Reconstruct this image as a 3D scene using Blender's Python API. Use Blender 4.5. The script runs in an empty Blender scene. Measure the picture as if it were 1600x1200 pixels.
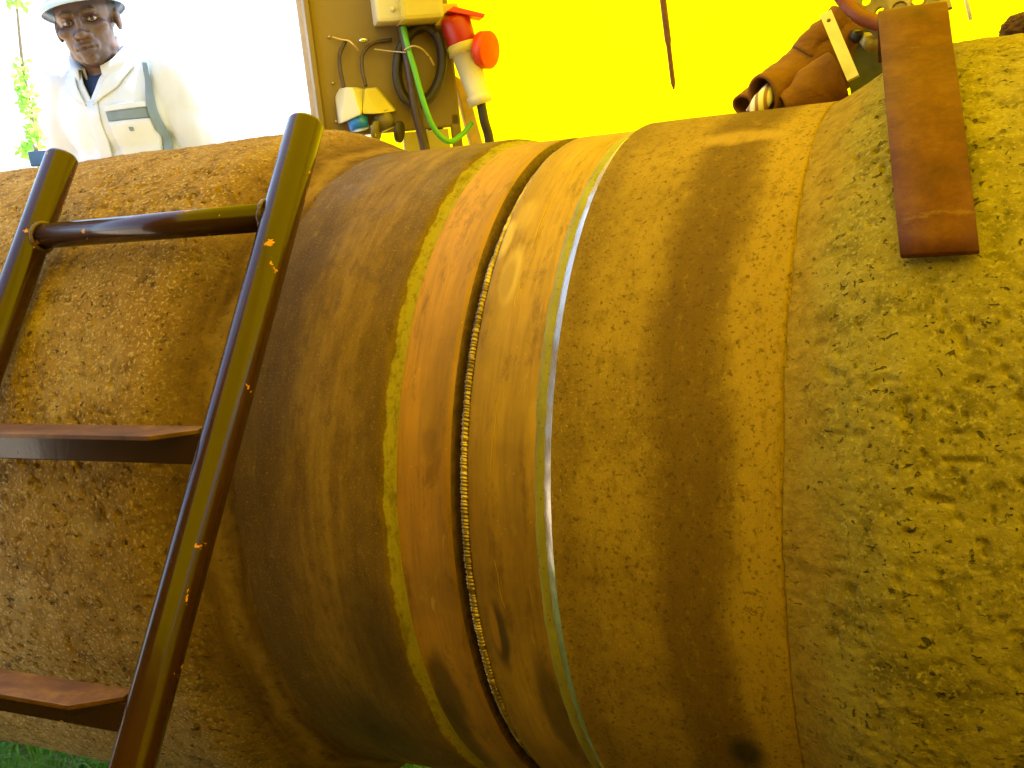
import bpy, bmesh, math, random
import numpy as np
from mathutils import Vector, Matrix, Euler

random.seed(7)
rng = np.random.default_rng(7)
sc = bpy.context.scene
col = sc.collection

# ------------------------------------------------------------------ camera
# pipe axis is the X axis at z = 0; the ground lies at GZ; metres
GZ = -0.78
CAM = Vector((0.0, -1.559, 0.4614))
YAW, PIT, ROL = 0.46375, -0.19414, 0.10418
FPX = 1686.5
cy_, sy_ = math.cos(YAW), math.sin(YAW)
Rz = Matrix(((cy_, -sy_, 0), (sy_, cy_, 0), (0, 0, 1)))
Rx = Matrix(((1, 0, 0), (0, math.cos(PIT), -math.sin(PIT)), (0, math.sin(PIT), math.cos(PIT))))
Ry = Matrix(((math.cos(ROL), 0, math.sin(ROL)), (0, 1, 0), (-math.sin(ROL), 0, math.cos(ROL))))
CM = Rz @ Rx @ Ry                                   # columns: right, forward, up
cam_d = bpy.data.cameras.new('camera')
cam_d.sensor_width = 36.0
cam_d.lens = FPX / 1600 * 36.0
cam_d.clip_start = 0.02
cam_d.clip_end = 3000
cam = bpy.data.objects.new('camera', cam_d)
col.objects.link(cam)
r_, f_, u_ = CM.col[0], CM.col[1], CM.col[2]
cam.matrix_world = Matrix(((r_.x, u_.x, -f_.x, CAM.x), (r_.y, u_.y, -f_.y, CAM.y), (r_.z, u_.z, -f_.z, CAM.z), (0, 0, 0, 1)))
sc.camera = cam

def ray(px, py):
    return CM @ Vector(((px - 800) / FPX, 1.0, -(py - 600) / FPX))
def at(px, py, Y):
    d = ray(px, py)
    return CAM + d * ((Y - CAM.y) / d.y)

# ------------------------------------------------------------------ sky, sun, exposure
sun_dir = Vector((0.17, 0.42, 0.89)).normalized()      # towards the sun: behind the tent, to the right
elev = math.asin(sun_dir.z)
w = bpy.data.worlds.new('World'); sc.world = w; w.use_nodes = True
nt = w.node_tree; nt.nodes.clear()
sky = nt.nodes.new('ShaderNodeTexSky'); sky.sky_type = 'NISHITA'; sky.sun_disc = False
sky.sun_elevation = elev; sky.sun_rotation = math.atan2(sun_dir.x, sun_dir.y)
sky.air_density = 1.0; sky.dust_density = 2.5; sky.ozone_density = 1.0
bg = nt.nodes.new('ShaderNodeBackground'); bg.inputs[1].default_value = 0.15
wo = nt.nodes.new('ShaderNodeOutputWorld')
nt.links.new(sky.outputs[0], bg.inputs[0]); nt.links.new(bg.outputs[0], wo.inputs[0])
sd = bpy.data.lights.new('sun', 'SUN'); sd.energy = 5.0; sd.angle = math.radians(0.5); sd.color = (1.0, 0.95, 0.88)
sun = bpy.data.objects.new('sun', sd); col.objects.link(sun)
sun.rotation_euler = (-sun_dir).to_track_quat('-Z', 'Y').to_euler(); sun.location = sun_dir * 20
sc.view_settings.view_transform = 'Standard'; sc.view_settings.look = 'None'
sc.view_settings.exposure = 2.2; sc.view_settings.gamma = 1.0; sc.view_settings.use_curve_mapping = False
try:
    sc.cycles.max_bounces = 8; sc.cycles.diffuse_bounces = 5; sc.cycles.glossy_bounces = 3
    sc.cycles.transmission_bounces = 4; sc.cycles.sample_clamp_indirect = 6.0
except Exception: pass

# ------------------------------------------------------------------ material helpers
class NT:
    def __init__(s, name):
        s.m = bpy.data.materials.new(name); s.m.use_nodes = True
        s.t = s.m.node_tree; s.t.nodes.clear()
        s.out = s.t.nodes.new('ShaderNodeOutputMaterial')
        s.b = s.t.nodes.new('ShaderNodeBsdfPrincipled')
        s.t.links.new(s.b.outputs[0], s.out.inputs[0])
        s.tc = s.t.nodes.new('ShaderNodeTexCoord')
        s._xyz = None
    def set(s, name, v):
        i = s.b.inputs[name]
        if hasattr(v, 'is_linked') or isinstance(v, bpy.types.NodeSocket): s.t.links.new(v, i)
        else: i.default_value = v
    def L(s, a, b): s.t.links.new(a, b)
    def vec(s, scale=(1, 1, 1)):
        mp = s.t.nodes.new('ShaderNodeMapping'); mp.inputs['Scale'].default_value = scale
        s.L(s.tc.outputs['Object'], mp.inputs[0]); return mp.outputs[0]
    def noise(s, scale, detail=4, rough=.55, vs=(1, 1, 1), dist=0.0):
        n = s.t.nodes.new('ShaderNodeTexNoise'); n.inputs['Scale'].default_value = scale
        n.inputs['Detail'].default_value = detail; n.inputs['Roughness'].default_value = rough
        n.inputs['Distortion'].default_value = dist
        s.L(s.vec(vs), n.inputs['Vector']); return n.outputs['Fac']
    def voro(s, scale, vs=(1, 1, 1), feat='F1'):
        n = s.t.nodes.new('ShaderNodeTexVoronoi'); n.inputs['Scale'].default_value = scale; n.feature = feat
        s.L(s.vec(vs), n.inputs['Vector']); return n.outputs['Distance']
    def ramp(s, f, stops):
        n = s.t.nodes.new('ShaderNodeValToRGB'); e = n.color_ramp.elements
        while len(e) < len(stops): e.new(0.5)
        for k, (p, c) in enumerate(stops):
            e[k].position = p
            e[k].color = (*c, 1) if hasattr(c, '__len__') else (c, c, c, 1)
        s.L(f, n.inputs[0]); return n.outputs[0]
    def mix(s, f, a, b, mode='MIX'):
        n = s.t.nodes.new('ShaderNodeMix'); n.data_type = 'RGBA'; n.blend_type = mode
        for i, v in ((0, f), (6, a), (7, b)):
            if isinstance(v, bpy.types.NodeSocket): s.L(v, n.inputs[i])
            elif i == 0: n.inputs[i].default_value = v
            else: n.inputs[i].default_value = (*v, 1)
        return n.outputs[2]
    def math(s, op, a, b=0.0, c=0.0):
        n = s.t.nodes.new('ShaderNodeMath'); n.operation = op
        for i, v in enumerate((a, b, c)):
            if isinstance(v, bpy.types.NodeSocket): s.L(v, n.inputs[i])
            else: n.inputs[i].default_value = v
        return n.outputs[0]
    def X(s, k=0):
        if s._xyz is None:
            s._xyz = s.t.nodes.new('ShaderNodeSeparateXYZ'); s.L(s.tc.outputs['Object'], s._xyz.inputs[0])
        return s._xyz.outputs[k]
    def arc(s):
        n = s.math('MULTIPLY', s.X(1), -1.0); return s.math('MULTIPLY', s.math('ARCTAN2', s.X(2), n), .5)
    def spot(s, x0, s0, rx, rs, soft=.35, wob=.25, sc=40):
        a = s.math('DIVIDE', s.math('SUBTRACT', s.X(0), x0), rx); b = s.math('DIVIDE', s.math('SUBTRACT', s.arc(), s0), rs)
        d2 = s.math('SQRT', s.math('ADD', s.math('MULTIPLY', a, a), s.math('MULTIPLY', b, b)))
        d2 = s.math('ADD', d2, s.math('MULTIPLY', s.math('SUBTRACT', s.noise(sc, 4), .5), wob * 2))
        n = s.t.nodes.new('ShaderNodeMapRange'); n.interpolation_type = 'SMOOTHSTEP'; n.inputs[1].default_value = 1 - soft; n.inputs[2].default_value = 1 + soft
        n.inputs[3].default_value = 1; n.inputs[4].default_value = 0; s.L(d2, n.inputs[0]); return n.outputs[0]
    def band(s, f, a, b, soft):
        """1 for a < f < b with soft edges"""
        n1 = s.t.nodes.new('ShaderNodeMapRange'); n1.interpolation_type = 'SMOOTHSTEP'
        n1.inputs[1].default_value = a - soft; n1.inputs[2].default_value = a + soft; s.L(f, n1.inputs[0])
        n2 = s.t.nodes.new('ShaderNodeMapRange'); n2.interpolation_type = 'SMOOTHSTEP'
        n2.inputs[1].default_value = b - soft; n2.inputs[2].default_value = b + soft
        n2.inputs[3].default_value = 1; n2.inputs[4].default_value = 0; s.L(f, n2.inputs[0])
        return s.math('MULTIPLY', n1.outputs[0], n2.outputs[0])
    def bump(s, h, strength=.5, dist=.01, prev=None):
        n = s.t.nodes.new('ShaderNodeBump'); n.inputs['Strength'].default_value = strength
        n.inputs['Distance'].default_value = dist; s.L(h, n.inputs['Height'])
        if prev: s.L(prev, n.inputs['Normal'])
        return n.outputs[0]

def simple(name, c, rough=.6, metal=0.0, var=.25, scale=30, bump=0.0, spec=None):
    t = NT(name)
    n = t.noise(scale, 5)
    lo = tuple(x * (1 - var) for x in c); hi = tuple(min(1, x * (1 + var)) for x in c)
    t.set('Base Color', t.ramp(n, [(.3, lo), (.7, hi)]))
    t.set('Roughness', t.ramp(t.noise(scale * 2.3, 3), [(.3, max(0, rough - .1)), (.7, min(1, rough + .1))]))
    t.set('Metallic', metal)
    if spec is not None: t.set('Specular IOR Level', spec)
    if bump: t.set('Normal', t.bump(t.noise(scale * 4, 4), bump, .003))
    return t.m

# ---- concrete weight coat
def concrete_mat(name, c0, c1, cdark, csand, blend=None):
    t = NT(name)
    big = t.noise(5, 5, .6)
    mid = t.noise(26, 6, .65, dist=.3)
    col_ = t.mix(t.ramp(big, [(.35, 0.), (.65, 1.)]), c0, c1)
    col_ = t.mix(t.ramp(mid, [(.3, .7), (.5, 0.)]), col_, cdark)
    spd = t.noise(170, 3, .6)
    col_ = t.mix(t.ramp(spd, [(.30, .75), (.42, 0.)]), col_, cdark)
    # sand grains and pale cement skin
    sp = t.noise(210, 2, .5)
    col_ = t.mix(t.ramp(sp, [(.55, 0.), (.68, .85)]), col_, csand)
    pat = t.noise(9, 4, .6, dist=.5)
    col_ = t.mix(t.ramp(pat, [(.55, 0.), (.72, .5)]), col_, csand)
    # small blow holes
    hole = t.ramp(t.noise(105, 3, .6, vs=(.75, 1, 1), dist=.6), [(.315, 1.), (.36, 0.)])
    v2 = t.voro(38, (1, .6, 1))
    hole2 = t.math('MULTIPLY', t.ramp(v2, [(.05, 1.), (.11, 0.)]), t.ramp(t.noise(8, 2), [(.5, 0.), (.65, .7)]))
    hole = t.math('MAXIMUM', hole, hole2)
    col_ = t.mix(t.math('MULTIPLY', hole, .85), col_, cdark)
    if not blend:
        xw = t.math('ADD', t.X(0), t.math('MULTIPLY', t.math('SUBTRACT', t.noise(9, 7, .75), .5), .17))
        col_ = t.mix(t.math('MULTIPLY', t.band(xw, -1, -.196, .028), .8), col_, t.ramp(t.noise(60, 6, .7), [(.35, (.22, .125, .018)), (.6, (.36, .225, .035))]))
    if blend:
        xw = t.math('ADD', t.X(0), t.math('MULTIPLY', t.math('SUBTRACT', t.noise(6, 6, .7), .5), .12))
        stk = t.noise(7, 5, .6, vs=(9, 1, 1))
        cc = t.ramp(stk, [(.35, (.085, .043, .010)), (.65, (.17, .092, .018))])
        cc = t.mix(t.math('MULTIPLY', t.band(xw, -.985, -.965, .012), .5), cc, (.33, .2, .06))  # pale line paints the highlight along the chamfer edge
        col_ = t.mix(t.band(xw, -1.035, 5, .05), col_, cc)
    t.set('Base Color', col_)
    t.set('Roughness', .92); t.set('Specular IOR Level', .08)
    h = t.math('ADD', t.math('MULTIPLY', t.noise(120, 6, .7), .5), t.math('MULTIPLY', hole, -.9))
    h = t.math('ADD', h, t.math('MULTIPLY', t.noise(45, 4, .6), .25))
    t.set('Normal', t.bump(h, .9, .006))
    return t.m
M_conc_L = concrete_mat('concrete_left', (.25, .135, .028), (.31, .185, .055), (.07, .034, .010), (.48, .34, .14), True)
M_conc_R = concrete_mat('concrete_right', (.27, .205, .035), (.345, .265, .045), (.06, .044, .010), (.40, .32, .08))

# ---- anticorrosion coating, dusty
def coating_mat(name, left):
    t = NT(name)
    x = t.X(0)
    wob = t.math('MULTIPLY', t.math('SUBTRACT', t.noise(4, 6, .68), .5), .085)
    xw = t.math('ADD', x, wob)
    streak = t.noise(7, 5, .6, vs=(9, 1, 1))
    fine = t.noise(330, 3, .6)
    mid = t.noise(11, 5, .6, dist=.4)
    if left:
        base = t.mix(t.ramp(streak, [(.35, 0.), (.65, 1.)]), (.15, .078, .012), (.23, .13, .02))
        base = t.mix(t.math('MULTIPLY', t.band(xw, -1.3, -.872, .03), .7), base, (.085, .045, .012))
        base = t.mix(t.math('MULTIPLY', t.band(xw, -.775, -.715, .02), .55), base, (.11, .06, .014))
        base = t.mix(t.math('MULTIPLY', t.band(t.math('ADD', x, t.math('MULTIPLY', t.math('SUBTRACT', t.noise(22, 5, .7, vs=(.2, 1, 1)), .5), .016)), -.7205, -.7035, .0012), .8), base, t.mix(t.ramp(t.noise(110, 4, .7), [(.32, .2), (.45, 1.)]), (.17, .12, .016), (.34, .28, .03)))
        blot = t.noise(30, 6, .7, vs=(2.2, 1, 1))
        base = t.mix(t.ramp(blot, [(.36, .5), (.5, 0.)]), base, (.08, .042, .009))
        base = t.mix(t.ramp(blot, [(.56, 0.), (.74, .4)]), base, (.30, .18, .028))
        sand = t.math('MULTIPLY', t.ramp(t.noise(420, 2), [(.58, 0.), (.72, 1.)]), .4)
        base = t.mix(sand, base, (.40, .25, .03))
        rgh = .62
    else:
        base = t.mix(t.ramp(mid, [(.38, 0.), (.62, 1.)]), (.25, .15, .022), (.33, .205, .03))
        base = t.mix(t.math('MULTIPLY', t.band(xw, -.375, -.292, .022), .8), base, (.12, .062, .012))
        base = t.mix(t.math('MULTIPLY', t.band(xw, -.5, -.465, .02), .5), base, (.13, .07, .014))
        base = t.mix(t.math('MULTIPLY', t.band(xw, -.285, -.2, .01), .7), base, (.38, .235, .03))
        dens = t.ramp(t.noise(7, 4), [(.35, .15), (.6, .8)])
        sand = t.math('MULTIPLY', t.ramp(t.noise(420, 2), [(.57, 0.), (.7, .8)]), dens)
        sand = t.math('MULTIPLY', sand, t.math('SUBTRACT', 1.0, t.math('MULTIPLY', t.band(xw, -.375, -.292, .022), .8)))
        base = t.mix(sand, base, (.48, .31, .04))
        blot = t.noise(60, 6, .72, vs=(1.4, 1, 1))
        base = t.mix(t.ramp(blot, [(.34, .5), (.48, 0.)]), base, (.12, .062, .010))
        base = t.mix(t.ramp(blot, [(.56, 0.), (.74, .4)]), base, (.42, .27, .035))
        dark = t.math('MULTIPLY', t.ramp(t.noise(200, 3), [(.33, 1.), (.42, 0.)]), .65)
        base = t.mix(dark, base, (.07, .036, .008))
        rgh = .8
    if not left:
        base = t.mix(t.math('MULTIPLY', t.spot(-.301, -.215, .02, .025, .6), .85), base, (.02, .02, .008))
        base = t.mix(t.math('MULTIPLY', t.spot(-.335, .60, .05, .02, .5, .8, 30), .6), base, (.48, .30, .06))
    else:
        base = t.mix(t.math('MULTIPLY', t.spot(-.765, -.12, .04, .09, .7), .6), base, (.05, .03, .012))
        base = t.mix(t.math('MULTIPLY', t.spot(-.83, -.30, .05, .10, .7), .7), base, (.035, .03, .014))
    st2 = t.noise(14, 6, .7, vs=(6, 1, 1), dist=.5)
    base = t.mix(t.ramp(st2, [(.55, 0.), (.8, .5)]), base, (.09, .052, .014))
    t.set('Base Color', base)
    t.set('Roughness', t.ramp(mid, [(.3, rgh - .1), (.7, rgh + .12)])); t.set('Specular IOR Level', .1)
    h = t.math('ADD', t.math('MULTIPLY', fine, .35), t.math('MULTIPLY', streak, .9))
    t.set('Normal', t.bump(h, .35 if left else .5, .004))
    return t.m
M_coat_L = coating_mat('coating_left', True)
M_coat_R = coating_mat('coating_right', False)

# ---- ground steel beside the weld
def steel_mat(name, base_a, base_b, marks=()):
    t = NT(name)
    mid = t.noise(7, 5, .6, dist=.8)
    str_ = t.noise(12, 4, .6, vs=(14, 1, 1))
    c = t.mix(t.ramp(mid, [(.35, 0.), (.65, 1.)]), base_a, base_b)
    c = t.mix(t.math('MULTIPLY', t.ramp(str_, [(.45, 0.), (.75, 1.)]), .45), c, (.16, .075, .014))
    sc1 = t.noise(38, 7, .75, vs=(1, .35, .35), dist=.3)
    c = t.mix(t.ramp(sc1, [(.36, .45), (.46, 0.)]), c, (.10, .045, .008))
    c = t.mix(t.ramp(sc1, [(.60, 0.), (.68, .4)]), c, (.6, .36, .06))
    x = t.X(0)
    heat = t.band(x, -.655, -.58, .014)
    c = t.mix(t.math('MULTIPLY', heat, .35), c, (.17, .085, .02))
    # grinder marks: short bright arcs
    g = t.noise(55, 3, .5, vs=(1, .18, .18), dist=1.2)
    gm = t.math('MULTIPLY', t.ramp(g, [(.66, 0.), (.72, .55)]), t.ramp(t.noise(5, 2), [(.45, 0.), (.6, 1.)]))
    c = t.mix(gm, c, (.62, .42, .12))
    sm = t.math('MULTIPLY', t.ramp(t.noise(5, 5, .6), [(.52, 0.), (.75, 1.)]), .5)
    c = t.mix(sm, c, (.11, .055, .012))
    for (x0, s0, rx, rs, cc, k) in marks:
        c = t.mix(t.math('MULTIPLY', t.spot(x0, s0, rx, rs), k), c, cc)
    fl = t.ramp(t.noise(160, 2), [(.72, 0.), (.78, .6)])
    c = t.mix(fl, c, (.6, .33, .06))
    t.set('Base Color', c)
    t.set('Metallic', .35)
    t.set('Roughness', t.ramp(mid, [(.3, .50), (.7, .64)]))
    t.set('Normal', t.bump(t.math('ADD', str_, t.math('MULTIPLY', t.noise(200, 3), .3)), .18, .003))
    return t.m
M_steel_L = steel_mat('bare_steel_left', (.40, .185, .02), (.47, .225, .026), [(-.657, .20, .018, .06, (.2, .10, .018), .45), (-.66, .155, .012, .018, (.16, .08, .016), .35), (-.685, -.19, .02, .07, (.06, .03, .01), .75), (-.70, -.30, .02, .1, (.05, .03, .012), .7)])
M_steel_R = steel_mat('bare_steel_right', (.36, .19, .018), (.46, .26, .028), [(-.581, .37, .013, .04, (.62, .42, .11), .6), (-.584, .365, .009, .032, (.36, .21, .04), .9), (-.603, .43, .009, .03, (.66, .46, .12), .6), (-.588, .47, .012, .03, (.55, .36, .09), .4), (-.584, -.085, .0105, .045, (.05, .026, .01), .85), (-.5895, -.075, .0055, .032, (.36, .18, .03), .95), (-.548, .13, .018, .09, (.14, .07, .016), .4), (-.535, -.2, .018, .09, (.055, .03, .01), .7)])
M_groove = simple('weld_groove_steel', (.12, .06, .02), .6, .5, .4, 90, .4)

t = NT('weld_bead'); n = t.noise(90, 3)
t.set('Base Color', t.mix(t.ramp(t.noise(16, 4), [(.4, .7), (.6, 0.)]), t.ramp(n, [(.3, (.30, .19, .06)), (.7, (.62, .44, .18))]), (.10, .055, .02))); t.set('Metallic', .7); t.set('Roughness', .38)
M_bead = t.m

t = NT('epoxy_primer'); n = t.noise(40, 5, .6, vs=(1, .4, .4))
c = t.ramp(n, [(.3, (.20, .17, .018)), (.65, (.30, .265, .03))])
c = t.mix(t.ramp(t.voro(120), [(.1, .8), (.2, 0.)]), c, (.12, .08, .02))
t.set('Base Color', c); t.set('Roughness', .55); t.set('Normal', t.bump(t.noise(90, 4), .5, .003)); M_primer = t.m

t = NT('coating_bevel'); n = t.noise(50, 5, .7, vs=(1, .3, .3))
t.set('Base Color', t.ramp(n, [(.3, (.42, .36, .28)), (.7, (.75, .70, .62))])); t.set('Roughness', .25); t.set('Specular IOR Level', .8)
t.set('Metallic', .8); t.set('Normal', t.bump(n, .25, .0015)); M_bevel = t.m

# ---- ladder paint
t = NT('ladder_paint')
chip = t.noise(33, 4, .6, dist=.4)
big = t.noise(4, 3)
cm = t.math('MULTIPLY', t.ramp(chip, [(.675, 0.), (.69, 1.)]), 1.0)
c = t.mix(t.ramp(big, [(.35, 0.), (.7, 1.)]), (.030, .010, .003), (.048, .017, .004))
c = t.mix(cm, c, (.62, .24, .03))
t.set('Base Color', c); t.set('Roughness', t.mix(cm, (.2, .2, .2), (.8, .8, .8)))
t.set('Specular IOR Level', .3); t.set('Coat Weight', .15); t.set('Coat IOR', 1.5); t.set('Coat Roughness', .05)
t.set('Normal', t.bump(t.math('ADD', t.math('MULTIPLY', t.noise(60, 4), .5), t.math('MULTIPLY', cm, -.6)), .22, .002)); M_ladder = t.m
t = NT('tread_rust'); n = t.noise(17, 7, .72, vs=(.6, 1, 1), dist=.4)
t.set('Base Color', t.ramp(n, [(.3, (.06, .02, .005)), (.5, (.13, .05, .009)), (.75, (.30, .15, .03))])); t.set('Roughness', .5)
t.set('Metallic', .2); t.set('Normal', t.bump(n, .3, .003)); M_tread = t.m

# ---- tent cloth
def tarp_mat(name, dc, tcl):
    m = bpy.data.materials.new(name); m.use_nodes = True; t = m.node_tree; t.nodes.clear()
    o = t.nodes.new('ShaderNodeOutputMaterial'); mx = t.nodes.new('ShaderNodeMixShader'); mx.inputs[0].default_value = .62
    d = t.nodes.new('ShaderNodeBsdfDiffuse'); tr = t.nodes.new('ShaderNodeBsdfTranslucent')
    tc = t.nodes.new('ShaderNodeTexCoord'); n = t.nodes.new('ShaderNodeTexNoise'); n.inputs['Scale'].default_value = 1.3
    t.links.new(tc.outputs['Object'], n.inputs['Vector'])
    for sh, a, b in ((d, *dc), (tr, *tcl)):
        r = t.nodes.new('ShaderNodeValToRGB'); r.color_ramp.elements[0].color = (*a, 1); r.color_ramp.elements[1].color = (*b, 1)
        t.links.new(n.outputs['Fac'], r.inputs[0]); t.links.new(r.outputs[0], sh.inputs[0])
    t.links.new(d.outputs[0], mx.inputs[1]); t.links.new(tr.outputs[0], mx.inputs[2]); t.links.new(mx.outputs[0], o.inputs[0])
    return m
M_tarp = tarp_mat('yellow_tarpaulin', ((.50, .38, .002), (.55, .42, .003)), ((.50, .385, .0), (.54, .42, .001)))
M_block_canvas = tarp_mat('light_block_canvas', ((.16, .10, .02), (.2, .13, .03)), ((.12, .07, .01), (.15, .09, .012)))  # added dark cloth, out of view, to cut fill light and reflections

# ------------------------------------------------------------------ mesh helpers
def mesh_obj(name, V, F, mat, parent=None, smooth=True, mats=None, fm=None):
    me = bpy.data.meshes.new(name)
    me.from_pydata([tuple(v) for v in V], [], [tuple(f) for f in F])
    for m in (mats or [mat]): me.materials.append(m)
    if fm is not None: me.polygons.foreach_set('material_index', fm)
    if smooth: me.polygons.foreach_set('use_smooth', [True] * len(me.polygons))
    me.update()
    o = bpy.data.objects.new(name, me); col.objects.link(o)
    if parent: o.parent = parent
    return o
def grid_obj(name, P, mat, parent=None, wrap_v=False, mats=None, fm=None, smooth=True):
    """P: array (nu, nv, 3) -> quad sheet; wrap_v closes the second index"""
    nu, nv = P.shape[:2]
    V = P.reshape(-1, 3)
    i = np.arange(nu - 1)[:, None]; j = np.arange(nv if wrap_v else nv - 1)[None, :]
    j2 = (j + 1) % nv
    F = np.stack([i * nv + j, i * nv + j2, (i + 1) * nv + j2, (i + 1) * nv + j], -1).reshape(-1, 4)
    me = bpy.data.meshes.new(name)
    me.vertices.add(len(V)); me.vertices.foreach_set('co', V.astype(np.float32).ravel())
    me.loops.add(F.size); me.loops.foreach_set('vertex_index', F.astype(np.int32).ravel())
    me.polygons.add(len(F)); me.polygons.foreach_set('loop_start', np.arange(0, F.size, 4, dtype=np.int32))
    for m in (mats or [mat]): me.materials.append(m)
    me.update(calc_edges=True)
    if fm is not None: me.polygons.foreach_set('material_index', np.asarray(fm, np.int32).ravel())
    if smooth: me.polygons.foreach_set('use_smooth', np.ones(len(F), bool))
    me.validate()
    o = bpy.data.objects.new(name, me); col.objects.link(o)
    if parent: o.parent = parent
    return o
def empty(name, loc=(0, 0, 0)):
    o = bpy.data.objects.new(name, None); o.empty_display_size = .05; o.location = loc; col.objects.link(o); return o
def tag(o, label, cat, group=None):
    o['label'] = label; o['category'] = cat
    if group: o['group'] = group
    return o
def struct(o): o['kind'] = 'structure'; return o
def child(o, parent):
    """parent keeping world coordinates (parents here are only translated)"""
    o.parent = parent; o.matrix_parent_inverse = Matrix.Translation(-Vector(parent.location)); return o
def crom(pts, n=10):
    P = [Vector(p) for p in pts]; P = [P[0] * 2 - P[1]] + P + [P[-1] * 2 - P[-2]]; out = []
    for k in range(1, len(P) - 2):
        a, b, c, d = P[k - 1:k + 3]
        for s in range(n):
            t = s / n
            out.append(.5 * ((2 * b) + (c - a) * t + (2 * a - 5 * b + 4 * c - d) * t * t + (3 * b - a - 3 * c + d) * t ** 3))
    out.append(P[-2]); return out
def tube_data(pts, rad, seg=12, caps=True, closed=False):
    P = [Vector(p) for p in pts]; n = len(P); V = []; F = []
    R = rad if hasattr(rad, '__len__') else [rad] * n
    up = None
    for k in range(n):
        if closed: tg = (P[(k + 1) % n] - P[k - 1]).normalized()
        else: tg = (P[min(k + 1, n - 1)] - P[max(k - 1, 0)]).normalized()
        if up is None:
            up = Vector((0, 0, 1)) if abs(tg.z) < .9 else Vector((1, 0, 0))
        s = tg.cross(up).normalized(); up = s.cross(tg).normalized()
        for j in range(seg):
            a = 2 * math.pi * j / seg
            V.append(P[k] + (s * math.cos(a) + up * math.sin(a)) * R[k])
    for k in range(n if closed else n - 1):
        for j in range(seg):
            a, b = k * seg + j, k * seg + (j + 1) % seg
            k2 = (k + 1) % n
            c, d = k2 * seg + (j + 1) % seg, k2 * seg + j
            F.append((a, b, c, d))
    if caps and not closed:
        F.append(tuple(range(seg))[::-1]); F.append(tuple((n - 1) * seg + j for j in range(seg)))
    return V, F
def tube(name, pts, rad, mat, parent=None, seg=12, closed=False):
    V, F = tube_data(pts, rad, seg, True, closed); return mesh_obj(name, V, F, mat, parent)
def prism(name, poly, depth, mat, parent=None, frame=None, w0=0.0, bevel=.003, smooth=False):
    """poly in local (u, v), extruded along local +w from w0 by depth; frame: 4x4 to world"""
    bm = bmesh.new()
    vs = [bm.verts.new((p[0], p[1], w0)) for p in poly]
    f = bm.faces.new(vs)
    r = bmesh.ops.extrude_face_region(bm, geom=[f])
    bmesh.ops.translate(bm, verts=[v for v in r['geom'] if isinstance(v, bmesh.types.BMVert)], vec=(0, 0, depth))
    bmesh.ops.recalc_face_normals(bm, faces=bm.faces)
    if bevel: bmesh.ops.bevel(bm, geom=list(bm.edges), offset=bevel, segments=2, affect='EDGES', profile=.6)
    if frame is not None: bm.transform(frame)
    me = bpy.data.meshes.new(name); bm.to_mesh(me); bm.free(); me.materials.append(mat)
    if smooth: me.polygons.foreach_set('use_smooth', [True] * len(me.polygons))
    o = bpy.data.objects.new(name, me); col.objects.link(o)
    if parent: child(o, parent)
    return o
def box(name, a, b, mat, parent=None, frame=None, bevel=.004):
    (x0, y0, z0), (x1, y1, z1) = a, b
    return prism(name, [(x0, y0), (x1, y0), (x1, y1), (x0, y1)], z1 - z0, mat, parent, frame, z0, bevel)

# numpy gradient noise
_perm = np.random.default_rng(3).permutation(256); _perm = np.concatenate([_perm, _perm, _perm])
_grad = np.random.default_rng(4).normal(size=(256, 3)); _grad /= np.linalg.norm(_grad, axis=1)[:, None]
def perlin(P):
    P = np.asarray(P, float); I = np.floor(P).astype(int); f = P - I; I &= 255
    u = f * f * f * (f * (f * 6 - 15) + 10); out = 0
    for dx in (0, 1):
        for dy in (0, 1):
            for dz in (0, 1):
                h = _perm[_perm[_perm[(I[:, 0] + dx) & 255] + ((I[:, 1] + dy) & 255)] + ((I[:, 2] + dz) & 255)]
                g = (_grad[h] * (f - (dx, dy, dz))).sum(1)
                w_ = (u[:, 0] if dx else 1 - u[:, 0]) * (u[:, 1] if dy else 1 - u[:, 1]) * (u[:, 2] if dz else 1 - u[:, 2])
                out = out + g * w_
    return out
def fbm(P, oct=4, gain=.5):
    s = 0; a = 1
    for k in range(oct): s = s + a * perlin(P * (2 ** k) + k * 17.3); a *= gain
    return s

# ------------------------------------------------------------------ the ground
t = NT('pale_sandy_earth'); n = t.noise(1.2, 6, .6); n2 = t.noise(18, 5, .65)
c = t.mix(t.ramp(n, [(.35, 0.), (.65, 1.)]), (.42, .36, .27), (.52, .46, .36))
c = t.mix(t.ramp(n2, [(.4, .5), (.6, 0.)]), c, (.26, .21, .14))
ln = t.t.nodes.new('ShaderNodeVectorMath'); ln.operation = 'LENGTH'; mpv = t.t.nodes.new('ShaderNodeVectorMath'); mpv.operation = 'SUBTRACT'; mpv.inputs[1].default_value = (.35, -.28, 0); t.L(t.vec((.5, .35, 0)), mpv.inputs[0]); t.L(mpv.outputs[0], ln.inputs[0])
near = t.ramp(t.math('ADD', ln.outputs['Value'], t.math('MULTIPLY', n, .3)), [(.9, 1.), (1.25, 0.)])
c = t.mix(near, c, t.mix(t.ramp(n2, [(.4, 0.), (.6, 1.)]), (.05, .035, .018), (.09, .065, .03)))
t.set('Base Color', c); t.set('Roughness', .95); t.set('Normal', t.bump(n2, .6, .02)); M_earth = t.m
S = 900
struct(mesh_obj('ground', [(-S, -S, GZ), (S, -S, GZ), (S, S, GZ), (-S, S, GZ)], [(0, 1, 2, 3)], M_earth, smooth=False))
BZ = -.605                                  # low berm behind the pipe
bx_, by_ = np.meshgrid(np.linspace(-7.5, -1.75, 60), np.linspace(.72, 6.5, 60), indexing='ij')
P = np.stack([bx_, by_, GZ - .02 + (BZ - GZ + .02) * np.minimum(1, np.minimum((by_ - .72) / .25, np.minimum((-1.75 - bx_) / .3, np.minimum((bx_ + 7.5) / 1.5, (6.5 - by_) / 1.5))))], -1)
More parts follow.
